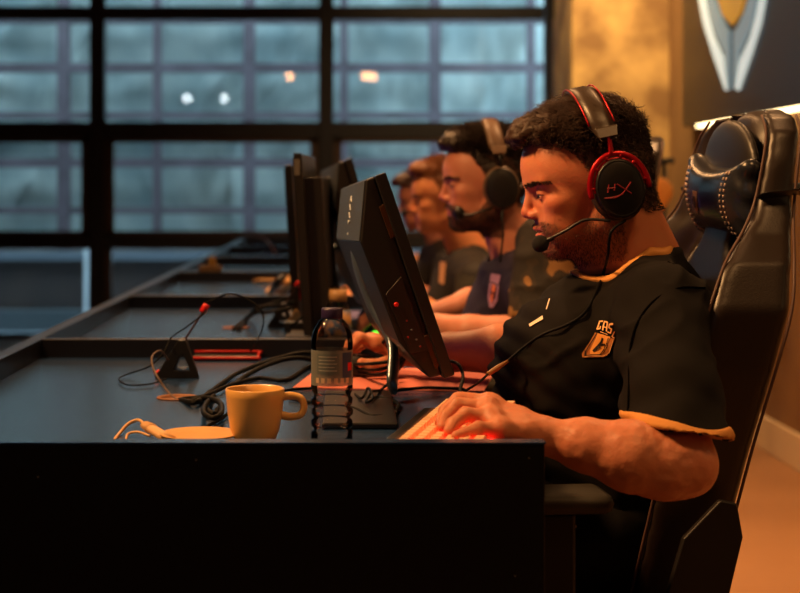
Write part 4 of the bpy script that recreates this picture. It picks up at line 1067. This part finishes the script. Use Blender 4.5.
def sfold(V, N):
    d = 0.0030*vnoise(V, 9, 2)+.0022*vnoise(V*[1, .6, 2.2], 22, 7)
    r = np.abs(vnoise(V@np.array([[.8, 0, .6], [0, 1, 0], [-.6, 0, .8]]).T*[.6, .6, 2.0], 16, 9)); d = d+.0065*(1-r)**3-.003
    a = P(640, 400, 2.05); w_ = np.exp(-((V-a)**2).sum(1)/.10**2); d = d+w_*.0075*np.sin(((V-a)@np.array([.75, 0, .66]))*150+2*vnoise(V, 12, 3))
    b = P(520, 395, 2.2); w_ = np.exp(-((V-b)**2).sum(1)/.12**2); d = d+w_*.0075*np.sin(((V-b)@np.array([.35, 0, .94]))*170+2.5*vnoise(V, 9, 5))
    return d
Vs, Qs = F.mesh(.0045, disp=sfold); Vs = smooth_mesh(Vs, Qs, 1)
shirt1 = link_mesh('tshirt', Vs, Qs, cloth1, body1)
bvS = BVHTree.FromPolygons([tuple(v) for v in Vs], [tuple(map(int, q)) for q in Qs])
CAMP = np.array([0, 0, CZ])
def hit(bv, px, py, off=.0015, dflt=None):
    d = P(px, py, 1.0)-CAMP; d /= np.linalg.norm(d); h = bv.ray_cast(Vector(CAMP), Vector(d))
    if h[0] is None: return None if dflt is None else P(px, py, dflt)
    n = np.array(h[1]); n = n if n@d < 0 else -n
    return np.array(h[0])+n*off
# collar band following the neck opening, band round the sleeve hem
F = Field(); shirt_ops(F, .0040); lo_, hi_ = OPA-.10, OPB+.10
F.fun(lambda X: -(open_d(X)-.0135), lo_-1.2, hi_+1.2, k=.001, sub=True); F.fun(open_d, lo_, hi_, k=.001, sub=True)
F.fun(lambda X: open_d(X, .05), lo_, hi_, k=.001, sub=True)
V, Q = largest(*F.mesh(.003, disp=sfold)); link_mesh('collar_trim', V, Q, trim1, shirt1)
F = Field(); shirt_ops(F, .0016, True)
F.half(hemc-hn*.0015, hn, .001); F.half(hemc-hn*.012, -hn, .001)
V, Q = F.mesh(.0028, disp=sfold); link_mesh('sleeve_trim', V, Q, trim1, shirt1)
# shoulder and sleeve seams
def on_shirt_line(name, pts, r, m, parent, off=.001, bv=bvS):
    q = [hit(bv, a, b, off) for a, b in pts]; q = [x for x in q if x is not None]
    return MB().tube(q, r, 6, 6).build(name, m, parent)
seam = mat('seam_thread', (7, 6, 6), 1, spec=0)
on_shirt_line('seam', [(705, 288), (680, 288), (655, 300), (638, 322), (630, 350), (629, 385), (628, 410)], .0016, seam, shirt1, 0)
on_shirt_line('seam', [(668, 262), (690, 273), (712, 290)], .0014, seam, shirt1, 0)

def decal(name, polys, m, parent, bv=bvS, off=.0016, sub=5):
    """thin printed shape lying on the cloth: quads given in picture points"""
    mb = MB()
    for p in polys:
        p = [np.array(a, float) for a in p]
        if len(p) == 4:
            g_ = [[p[0]+(p[1]-p[0])*i/sub+((p[3]+(p[2]-p[3])*i/sub)-(p[0]+(p[1]-p[0])*i/sub))*j/sub for i in range(sub+1)] for j in range(sub+1)]
            V = [hit(bv, *x, off) for r_ in g_ for x in r_]
            if any(v is None for v in V): continue
            mb.add(V, [(j*(sub+1)+i, j*(sub+1)+i+1, (j+1)*(sub+1)+i+1, (j+1)*(sub+1)+i) for j in range(sub) for i in range(sub)])
        else:
            V = [hit(bv, *x, off) for x in p]
            if any(v is None for v in V): continue
            mb.add(V, [tuple(range(len(V)))])
    return mb.build(name, m, parent) if mb.v else None
def Lc(pts): return [(570+a/9.883, 310+b/9.883) for a, b in pts]
goldp = mat('print_gold', (224, 150, 66), .6); goldd = mat('print_bronze', (164, 100, 44), .6); palep = mat('print_pale', (232, 176, 116), .6); darkp = mat('print_dark', (26, 16, 12), .8)
def stroke(pts, w_):                                  # polyline -> quads in letter space
    out = []
    for a, b in zip(pts[:-1], pts[1:]):
        a, b = np.array(a, float), np.array(b, float); d = (b-a)/(np.linalg.norm(b-a)+1e-9); n_ = np.array([-d[1], d[0]])*w_/2; a = a-d*w_*.3; b = b+d*w_*.3
        out.append(Lc([a+n_, b+n_, b-n_, a-n_]))
    return out
decal('shield_print', [Lc([(246, 228), (446, 282), (400, 390), (186, 330)]), Lc([(186, 330), (400, 390), (365, 452), (125, 420)]), Lc([(125, 420), (365, 452), (330, 466), (150, 470)]), Lc([(125, 420), (150, 470), (122, 468), (118, 440)])], goldd, shirt1, off=.0014, sub=4)
decal('shield_print', [Lc([(270, 236), (408, 262), (330, 420), (200, 400)]), Lc([(200, 400), (330, 420), (300, 442), (200, 436)])], goldp, shirt1, off=.0018, sub=4)
decal('shield_line', stroke([(262, 240), (190, 350), (150, 425), (150, 455)], 9)+stroke([(388, 275), (335, 385), (300, 440)], 9)+stroke([(150, 452), (300, 440)], 6)+stroke([(150, 400), (160, 440)], 10), darkp, shirt1, off=.0022, sub=2)
decal('shield_line', stroke([(318, 290), (298, 330), (282, 352), (235, 405)], 22)+stroke([(285, 356), (338, 348)], 16)+stroke([(235, 405), (262, 398), (292, 372)], 12), darkp, shirt1, off=.0024, sub=2)
decal('shield_line', stroke([(150, 462), (210, 452), (330, 458), (380, 430), (440, 290)], 5), palep, shirt1, off=.0024, sub=2)
let = stroke([(330, 118), (298, 122), (268, 196), (300, 190), (306, 172)], 13)+stroke([(328, 204), (352, 120), (384, 122), (372, 208)], 13)+stroke([(336, 172), (374, 174)], 10)+stroke([(436, 140), (404, 138), (398, 172), (424, 182), (412, 224), (386, 216)], 12)+stroke([(452, 210), (428, 256), (448, 270)], 11)
decal('letters_case', let, palep, shirt1, off=.002, sub=2)
decal('shield_dash', [Lc([(304, 220), (384, 238), (384, 246), (304, 226)])], palep, shirt1, off=.0024, sub=2)
decal('chest_print', [[(529, 325), (543, 316), (543.6, 319.5), (530, 327.5)], [(546, 310), (549.5, 299), (550.5, 299.5), (547, 310)]], mat('print_white', (226, 200, 176), .6), shirt1, off=.0015, sub=2)

# trousers
pants1 = mat('black_trousers', (13, 11, 11), .85, spec=.2, bump=(500, .2))
F = Field(); F.ell((.36, 2.27, .555), (.13, .195, .11), k=.04)
for s in (-1, 1):
    y = 2.27+s*.13; F.cone((.36, 2.27+s*.09, .565), (-.02, y, .545), .100, .078, .04); F.cone((-.02, y, .54), (.08, 2.27+s*.12, .14), .074, .060, .03)
Vp, Qp = F.mesh(.007, disp=lambda V, N: .006*vnoise(V*[.5, 1, 2.0], 14, 3)+.004*(1-np.abs(vnoise(V*[.7, 1, 1.6], 18, 8)))**3)
tr = link_mesh('trousers', Vp, Qp, pants1, body1)
bvP = BVHTree.FromPolygons([tuple(v) for v in Vp], [tuple(map(int, q)) for q in Qp])
decal('trouser_print', [[(572, 529), (576, 525), (577, 527), (574, 531)]], palep, tr, bv=bvP, sub=1)
shoem = mat('dark_shoe', (20, 18, 18), .6)
for s in (-1, 1):
    F = Field(); F.cone((.13, 2.27+s*.118, .050), (-.07, 2.27+s*.13, .036), .046, .036, .02); F.half((0, 0, .002), (0, 0, -1), .002); F.cone((.10, 2.27+s*.118, .10), (.11, 2.27+s*.118, .06), .045, .045, .02)
    V, Q = F.mesh(.006); link_mesh('shoe', V, Q, shoem, body1)

# ---------------------------------------------------------------- headset
def headset(O, R, label, cupm_, ringm, padm, micm, logo=None, band_w=.036, mic=True, sc=1.0):
    t = empty('gaming_headset', O, label, 'headset')
    q = lambda u, v, w_: O+R@(np.array([u, v, w_])*mm*sc)
    Rv = lambda s: np.stack([R[:, 0], R[:, 2]*1.0, R[:, 1]*s], 1)       # lathe axis points outward
    cu, cw = -20, -17
    for s in (1, -1):
        def ring(rx, ry, v): return [q(cu+.84*rx*math.cos(a), s*v, cw+.92*ry*math.sin(a)) for a in np.linspace(0, 2*math.pi, 33)[:-1]]
        def loft(secs, name, m_, par=t):
            mb = MB(); V = [p for sec in secs for p in sec]; n_ = 32
            F_ = [(i*n_+j, i*n_+(j+1) % n_, (i+1)*n_+(j+1) % n_, (i+1)*n_+j) for i in range(len(secs)-1) for j in range(n_)]+[tuple(range(n_)), tuple(range((len(secs)-1)*n_, len(secs)*n_))]
            if s > 0: F_ = [tuple(reversed(f)) for f in F_]
            mb.add(V, F_); return mb.build(name, m_, par)
        loft([ring(44, 49, 66), ring(47, 52, 74), ring(47, 52, 84), ring(43, 48, 88)], 'ear_cushion', padm)
        cup = loft([ring(42, 47, 87), ring(43, 48, 90), ring(41, 46, 100), ring(38.5, 43, 103), ring(37, 41.5, 103.5), ring(34, 38, 104.5), ring(20, 23, 106), ring(5, 5, 106.5)], 'ear_cup', cupm_)
        loft([ring(40.5, 45.5, 99.5), ring(41.5, 46.5, 101), ring(39, 43.5, 104), ring(37.6, 42.1, 103.6)], 'cup_rim', micm, cup)
        # forked yoke over the upper half of the cup
        if ringm is not None:
            for dr in (0, 7.5):
                A_ = np.radians(np.linspace(-8+dr, 188-dr, 22))
                MB().tube([q(cu+(42-dr)*math.cos(a), s*(97), cw+(50-dr)*math.sin(a)) for a in A_], .0032 if dr == 0 else .0022, 8, 1, flat=1.3).build('yoke', ringm, t)
            for a in np.radians([8, 45, 75, 105, 135, 172]):
                MB().tube([q(cu+41.5*math.cos(a), s*97, cw+49.5*math.sin(a)), q(cu+35*math.cos(a), s*98, cw+43*math.sin(a))], .0028, 6, 1).build('yoke_rib', ringm, t)
            MB().tube([q(cu+1, s*97, cw+50), q(cu, s*95.5, cw+64), q(cu-1, s*93, cw+78)], .0058, 8, 3, flat=.55).build('slider', ringm, t)
        else:
            MB().tube([q(cu, s*97, cw+46), q(cu, s*93, cw+80)], .0042, 8, 2).build('slider', micm, t)
    # headband: arc over the head
    A_ = np.linspace(math.radians(18), math.radians(162), 30)
    band = [(cu+2+8*math.sin(a), 91*math.cos(a)*(1 if True else 1), 50+82*math.sin(a)) for a in A_]
    band = [(cu-1, 92.5, cw+70)]+band+[(cu-1, -92.5, cw+70)]
    bw = band_w/mm/2
    V = []; n_ = 8
    for i, (u, v, w_) in enumerate(band):
        c = np.array([v, w_]); d = c-np.array([0, 45]); d = d/np.linalg.norm(d)
        k = .60 if i in (0, len(band)-1) else 1
        for a in range(n_):
            th_ = 2*math.pi*a/n_+math.pi/8; x = bw*k*(1.08*math.cos(th_)); x = max(min(x, bw*k), -bw*k); y = 6.5*math.sin(th_)
            V.append(q(u+x, v+d[0]*y, w_+d[1]*y))
    mb = MB(); mb.add(V, [(i*n_+j, i*n_+(j+1) % n_, (i+1)*n_+(j+1) % n_, (i+1)*n_+j) for i in range(len(band)-1) for j in range(n_)]+[tuple(range(n_)), tuple(range((len(band)-1)*n_, len(band)*n_))])
    hb = mb.build('headband', padm, t)
    if ringm is not None:
        for e_ in (-1, 1):
            MB().tube([q(u+e_*(bw+.3), v*1.035, w_+2+3*math.sin(math.pi*i/len(band))) for i, (u, v, w_) in enumerate(band[1:-1])], .0012, 6, 1).build('band_stitch', ringm, hb)
    for s in (-1, 1):
        mb = MB(); p_ = [(cu-17, s*88, cw+90), (cu+17, s*88, cw+90), (cu+15, s*96, cw+74), (cu-13, s*96, cw+74)]
        mb.prism([q(*x) for x in p_], R@np.array([0, s*.006, 0])).build('band_end', padm, hb, smooth=False, bevel=.002)
    if logo is not None:
        V0 = 107.3
        mb = MB()
        for st in ([(-21, 4), (-8, 2.5)], [(-17, 9), (-21, -2)], [(-8, 8), (-11, -1)], [(-5, 7), (14, -10)], [(17, 6), (1, -7), (-12, -11), (-28, -9)], [(-28, -9), (-12, -10), (2, -8)]):
            mb.tube([q(cu-a*.92, V0-(abs(a)/24)**2*1.6, cw+b) for a, b in st], .0011, 6, 3 if len(st) > 2 else 1)
        mb.build('cup_logo', logo, t, smooth=False)
    return t, q, cu, cw
redm = mat('anodised_red', (168, 14, 26), .3, metal=.5); redl = mat('logo_red', (110, 22, 30), .4, emit=(160, 20, 34), estr=.03)
hs1, q1, cu, cw = headset(O1, Rh, 'red and black gaming headset with red lettering on its ear cup, on the nearest man', mat('cup_black', (14, 12, 13), .38), redm, mat('band_leather', (50, 38, 28), .38, bump=(500, .1)), M['black'], logo=redl)
# microphone boom and foam
mp = P(541, 243, 2.185)
MB().tube([q1(cu+22, 96, cw-42), P(585, 220, 2.165), P(565, 231, 2.17), mp], .0022, 8, 6).build('mic_boom', M['black'], hs1)
F = Field(); F.ell(mp+[-.001, 0, -.001], (.0125, .011, .0125), k=.002); V, Q = F.mesh(.0016, disp=lambda V, N: .0005*vnoise(V, 800, 1)); link_mesh('mic_foam', V, Q, mat('mic_foam', (16, 15, 16), .95, bump=(1500, .6)), hs1)
MB().tube([P(553, 238, 2.178), P(548, 240, 2.182)], .0038, 8, 2).build('mic_collar', M['black'], hs1)
cpt = [q1(cu+2, 98, cw-46), P(611, 232, 2.14)]
for a, b in ((608, 255), (604, 275), (598, 291), (586, 312), (570, 325), (544, 336), (528, 346), (516, 356)):
    h = hit(bvS, a, b, .0035); cpt.append(h if h is not None else P(a, b, 2.16))
cpt += [P(508, 361, cpt[-1][1]-.01), P(488, 374, 2.10)]
MB().tube(cpt[:-1], .0020, 8, 6).build('headset_cable', M['cable'], hs1)
MB().tube([cpt[-2], (cpt[-2]+cpt[-1])/2, cpt[-1]], [.0022, .0040, .0036], 8, 4).build('inline_control', mat('inline_bronze', (126, 84, 40), .4), hs1)
MB().tube([cpt[-1], P(478, 383, 2.10), oc(462, 393, .03)], .0018, 8, 6).build('headset_cable', M['cable'], hs1)

# ================================================================= the players behind
def player(O, pitch, label, skin, hairm, style, shirtm, sleevem, seed, beard=None, h=.0034, hs=None, yaw=0, ear=True, armL=None, armR=None, pants=pants1):
    R = head_frame(math.radians(pitch), math.radians(yaw)); D = lambda x, y, z: O+np.array([x, y, z])
    F = Field(); F.frame(R, O); head_ops(F, ear=ear); F.frame(np.eye(3), (0, 0, 0))
    F.cone(D(.020, 0, -.06), D(.060, .01, -.135), .050, .056, .02); F.cone(D(.060, .01, -.135), D(.075, .01, -.175), .056, .066, .02)
    Vh_, Qh_ = F.mesh(h)
    arms = []
    aL = armL or [D(.085, -.195, -.25), D(.055, -.255, -.375), D(-.08, -.19, -.315), D(-.185, -.13, -.295)]
    aR = armR or [D(.085, .195, -.25), D(.055, .255, -.375), D(-.08, .19, -.315), D(-.185, .13, -.295)]
    for a, s in ((aL, -1), (aR, 1)):
        F = Field(); F.chain(a[:2], [.048, .040], .02); F.chain(a[1:], [.037, .032, .0215], .02)
        wr = a[3]; d = np.array([-1, -s*.15, 0]); sd = np.array([0, s, 0.])        # index side is towards the middle
        mc = [wr+d*.085-sd*(.030-.020*i)*1.0+np.array([0, 0, .012-.003*i]) for i in range(4)]
        fg = [[m_+d*.030+[0, 0, .002], m_+d*.047+[0, 0, -.012], m_+d*.052+[0, 0, -.026]] for m_ in mc]
        th = [wr+d*.020-sd*.020, wr+d*.055-sd*.045+[0, 0, -.008], wr+d*.080-sd*.048+[0, 0, -.012], wr+d*.100-sd*.044+[0, 0, -.016]]
        hand_ops(F, wr, mc, fg, th); arms.append(F.mesh(h))
    def trk(F, dr):
        F.ell(D(.075, .01, -.31), np.array([.118, .165, .135])+dr, k=.05); F.ell(D(.075, .01, -.42), np.array([.125, .155, .15])+dr, k=.06); F.ell(D(.09, .01, -.52), np.array([.14, .17, .12])+dr, k=.06)
    F = Field(); trk(F, -.008)
    for s in (-1, 1): F.cone(D(.075, .01, -.19), D(.085, s*.13, -.22), .05, .05, .04)
    zs = O[2]-.61
    legs(F, O[0]+.08, O[1]+.01, .42, O[0]-.36, .13)
    Vt_, Qt_ = F.mesh(.012)
    Vb_, Qb_ = merge([(Vh_, Qh_)]+arms+[(Vt_, Qt_)]); at = np.zeros((len(Vb_), 3)); at[:len(Vh_)] = zones(Vh_, R, O, beard[0] if beard else .1)
    root = link_mesh('person', Vb_, Qb_, skin, None, attr=at); tag(root, label, 'person')
    add_hair(root, Vh_, Qh_, R, O, style, hairm, seed)
    if beard: add_beard(root, Vh_, Qh_, R, O, beard[1], beard[2], beard[3], seed)
    add_eyes(root, R, O); brows(root, Vh_, Qh_, R, O, hairm, seed, 300)
    F = Field(); trk(F, .006)
    for s in (-1, 1): F.cone(D(.068, .01, -.20), D(.085, s*.185, -.245), .058, .064, .05)
    F.cone(D(.045, .01, -.215), D(.065, .01, -.20), .045, .055, .04)
    F.cone(D(.0, .0, -.05), D(.058, .01, -.170), .058, .058, .004, True)
    F.half(D(.08, 0, -.55), (0, 0, -1))
    Vs_, Qs_ = F.mesh(.007, disp=lambda V, N: .003*vnoise(V, 9, seed)+.004*(1-np.abs(vnoise(V*[.7, .7, 2], 15, seed+2)))**3)
    sh = link_mesh('tshirt', Vs_, Qs_, shirtm, root)
    for a, s in ((aL, -1), (aR, 1)):
        F = Field(); e_ = a[0]+(a[1]-a[0])*.92; F.cone(a[0]+[0, -s*.02, .01], e_, .064, .059, .02); ax = (e_-a[0])/np.linalg.norm(e_-a[0])
        F.half(e_, ax, .002); F.cone(e_-ax*.03, e_+ax*.06, .050, .052, .003, True)
        V, Q = F.mesh(.0065, disp=lambda V, N: .003*vnoise(V, 14, seed+4)+.004*(1-np.abs(vnoise(V*[.7, .7, 2], 20, seed+6)))**3)
        link_mesh('sleeve', V, Q, sleevem, sh)
    F = Field(); F.ell(D(.08, .01, -.545)*[1, 1, 0]+[0, 0, .545], (.15, .185, .10), k=.04)
    for s in (-1, 1):
        y = O[1]+.01+s*.13; F.cone((O[0]+.08, O[1]+s*.09, .54), (O[0]-.36, y, .52), .094, .074, .04); F.cone((O[0]-.36, y, .52), (O[0]-.26, y-s*.01, .13), .070, .056, .03)
    V, Q = F.mesh(.012); link_mesh('trousers', V, Q, pants, root)
    for s in (-1, 1):
        F = Field(); x, y = O[0]-.24, O[1]+s*.118; F.cone((x, y, .050), (x-.20, y+s*.01, .036), .046, .036, .02); F.half((0, 0, .002), (0, 0, -1), .002)
        V, Q = F.mesh(.009); link_mesh('shoe', V, Q, shoem, root)
    return root, R, (Vs_, Qs_), sh
O2 = P(488, 181, 3.35); navy = mat('navy_jersey', (30, 26, 46), .7, spec=.3); camo_s = camo_mat('camo_sleeve', [(24, 17, 11), (40, 29, 18), (128, 90, 48)], 15)
skin2 = skin_mat('skin_rose', (194, 134, 110), (34, 22, 18), (176, 96, 92))
h2 = mat('hair_black_brown', (36, 24, 18), .5)
p2, R2h, s2, sh2 = player(O2, 4, 'dark-bearded man in a navy jersey with camouflage sleeves, seated second', skin2, h2, dict(side=2.0, top=20, fringe=4, n=7000, ls=4, lt=30, fw=(-.4, .5, .6), curl=.25, rad=.0013, grav=0), navy, camo_s, 21, beard=(.6, mat('beard_dark', (46, 30, 22), .6), 5500, .006), h=.003,
    armL=[P(548, 250, 3.17), P(536, 332, 3.10), P(470, 332, 3.14), P(425, 322, 3.22)], armR=[P(520, 245, 3.52), P(510, 305, 3.56), P(470, 303, 3.52), P(420, 318, 3.46)])
bv2 = BVHTree.FromPolygons([tuple(v) for v in s2[0]], [tuple(map(int, q)) for q in s2[1]])
def L2(pts): return [(460+a/6.245, 240+b/6.245) for a, b in pts]
lil = mat('print_lilac', (150, 112, 150), .6); org = mat('print_orange', (196, 104, 70), .6)
decal('shield_print', [L2([(200, 212), (262, 222), (248, 280), (192, 262)]), L2([(190, 270), (252, 290), (240, 380), (180, 360)]), L2([(180, 360), (240, 380), (215, 420), (190, 420)])], lil, sh2, bv=bv2, off=.003, sub=3)
decal('shield_print', [L2([(205, 285), (240, 295), (228, 370), (196, 360)])], mat('print_maroon', (58, 30, 50), .6), sh2, bv=bv2, off=.0045, sub=3)
decal('shield_print', [L2([(215, 285), (236, 290), (230, 330), (212, 322)]), L2([(210, 335), (226, 340), (214, 392), (202, 388)])], org, sh2, bv=bv2, off=.006, sub=2)
decal('name_print', [L2([(252, 32), (328, 36), (326, 46), (254, 42)])], lil, sh2, bv=bv2, off=.003, sub=3)
hs2, q2, cu2, cw2 = headset(O2, R2h, 'plain black gaming headset with a brown headband on the second man', mat('cup_black2', (20, 18, 20), .4), None, mat('band_brown', (96, 72, 54), .45), M['black'])
mp2 = P(459, 213, 3.26)
MB().tube([q2(cu2+22, 96, cw2-40), P(480, 212, 3.23), P(468, 215, 3.24), mp2], .0026, 8, 5).build('mic_boom', M['black'], hs2)
F = Field(); F.ell(mp2, (.012, .012, .015), k=.002); V, Q = F.mesh(.003); link_mesh('mic_foam', V, Q, M['black'], hs2)
MB().tube([q2(cu2, 96, cw2-46), P(502, 215, 3.2), P(503, 235, 3.18), P(500, 262, 3.16)], .0022, 8, 6).build('headset_cable', M['cable'], hs2)

skin3 = skin_mat('skin_gold', (212, 148, 100), (120, 74, 40), (190, 110, 90))
blackj = mat('black_jersey', (26, 22, 20), .75)
O3 = P(445, 197, 4.55)
p3, _, s3, sh3 = player(O3, 5, 'man with swept-up ginger brown hair in a black jersey, seated third', skin3, mat('hair_ginger', (112, 66, 34), .5), dict(side=2, top=16, fringe=6, n=3500, ls=4, lt=26, fw=(-.4, .5, .5), curl=.3, rad=.0016, grav=0), blackj, camo_mat('camo_dark', [(38, 34, 24), (30, 26, 20), (92, 70, 44)], 8), 31, h=.0042)
O4 = P(425, 200, 5.75)
p4, R4h, s4, sh4 = player(O4, 10, 'man with messy dark curls in a black jersey, seated fourth', skin2, mat('hair_curly', (70, 40, 24), .5), dict(side=7, top=16, fringe=16, n=3500, ls=16, lt=30, fw=(-.2, .8, .2), curl=.8, rad=.0022, grav=.2), blackj, blackj, 41, h=.005)
O5 = P(440, 194, 7.0)
p5, _, s5, sh5 = player(O5, 6, 'farthest man, only his brown hair showing above the others', skin3, mat('hair_brown', (96, 62, 38), .5), dict(side=6, top=22, fringe=6, n=2500, ls=12, lt=28, fw=(-.2, .5, .5), curl=.6, rad=.0026, grav=.1), blackj, blackj, 51, h=.006)
hs4, q4, cu4, cw4 = headset(O4, R4h, 'small black headset with a microphone on the fourth man', M['black'], None, M['black'], M['black'])
F = Field(); F.ell(P(404, 213, 5.66), (.014, .014, .014), k=.002); V, Q = F.mesh(.004); link_mesh('mic_foam', V, Q, M['black'], hs4)
MB().tube([q4(cu4+20, 96, cw4-40), P(404, 213, 5.66)], .003, 8, 5).build('mic_boom', M['black'], hs4)
for (s_, par, pts) in ((s3, sh3, [[(441, 262), (447, 263), (445, 285), (440, 283)]]), (s4, sh4, [[(416, 233), (425, 231), (424, 244), (417, 250)]])):
    bv_ = BVHTree.FromPolygons([tuple(v) for v in s_[0]], [tuple(map(int, q)) for q in s_[1]])
    decal('shield_print', pts, mat('print_tan', (176, 130, 92), .6), par, bv=bv_, off=.004, sub=2)

# black rack with an amber cloth hanging from it, beyond the near player
rk = empty('coat_rack', P(655, 250, 6.2)*[1, 1, 0], 'slim black metal rack behind the nearest man, by the gold pillar', 'rack')
rx = P(664, 200, 6.2); zt = P(664, 161, 6.2)[2]
MB().tube([(rx[0], 6.2, 0), (rx[0], 6.2, zt)], .010, 8, 1).build('rack_post', M['black'], rk)
MB().tube([(rx[0]-.09, 6.2, 0), (rx[0]-.09, 6.2, zt)], .007, 8, 1).build('rack_post', M['black'], rk)
MB().tube([(rx[0]-.13, 6.2, zt), (rx[0]+.04, 6.2, zt)], .012, 8, 1).build('rack_bar', M['black'], rk)
MB().box((rx[0]-.15, 6.05, 0), (rx[0]+.05, 6.35, .02)).build('rack_foot', M['black'], rk, smooth=False, bevel=.003)
F = Field(); c_ = P(656, 195, 6.1); F.ell(c_, (.052, .05, .070), k=.02); F.ell(c_+[.035, .01, .02], (.03, .04, .045), k=.02); F.ell(c_+[-.01, 0, -.05], (.03, .035, .05), k=.02)
V, Q = F.mesh(.005, disp=lambda V, N: .006*vnoise(V, 30, 2)+.004*vnoise(V, 60, 5)); tag(link_mesh('hanging_cap', V, Q, mat('amber_cloth', (226, 146, 62), .7)), 'crumpled amber cloth cap hanging on the slim black rack', 'cap')
c_ = P(649, 176, 6.15); tag(MB().box(c_-[.012, .01, .022], c_+[.012, .01, .022]).build('tag_card', mat('teal_card', (90, 176, 170), .5), smooth=False), 'tiny teal card beside the amber cloth on the rack', 'card')

# second player's chair
c2_ = copy_tree(ch); c2_.location = (.53, 3.42, 0); c2_.rotation_euler[2] = math.radians(-4); c2_['label'] = 'gaming chair of the second player, almost hidden behind the nearest man'
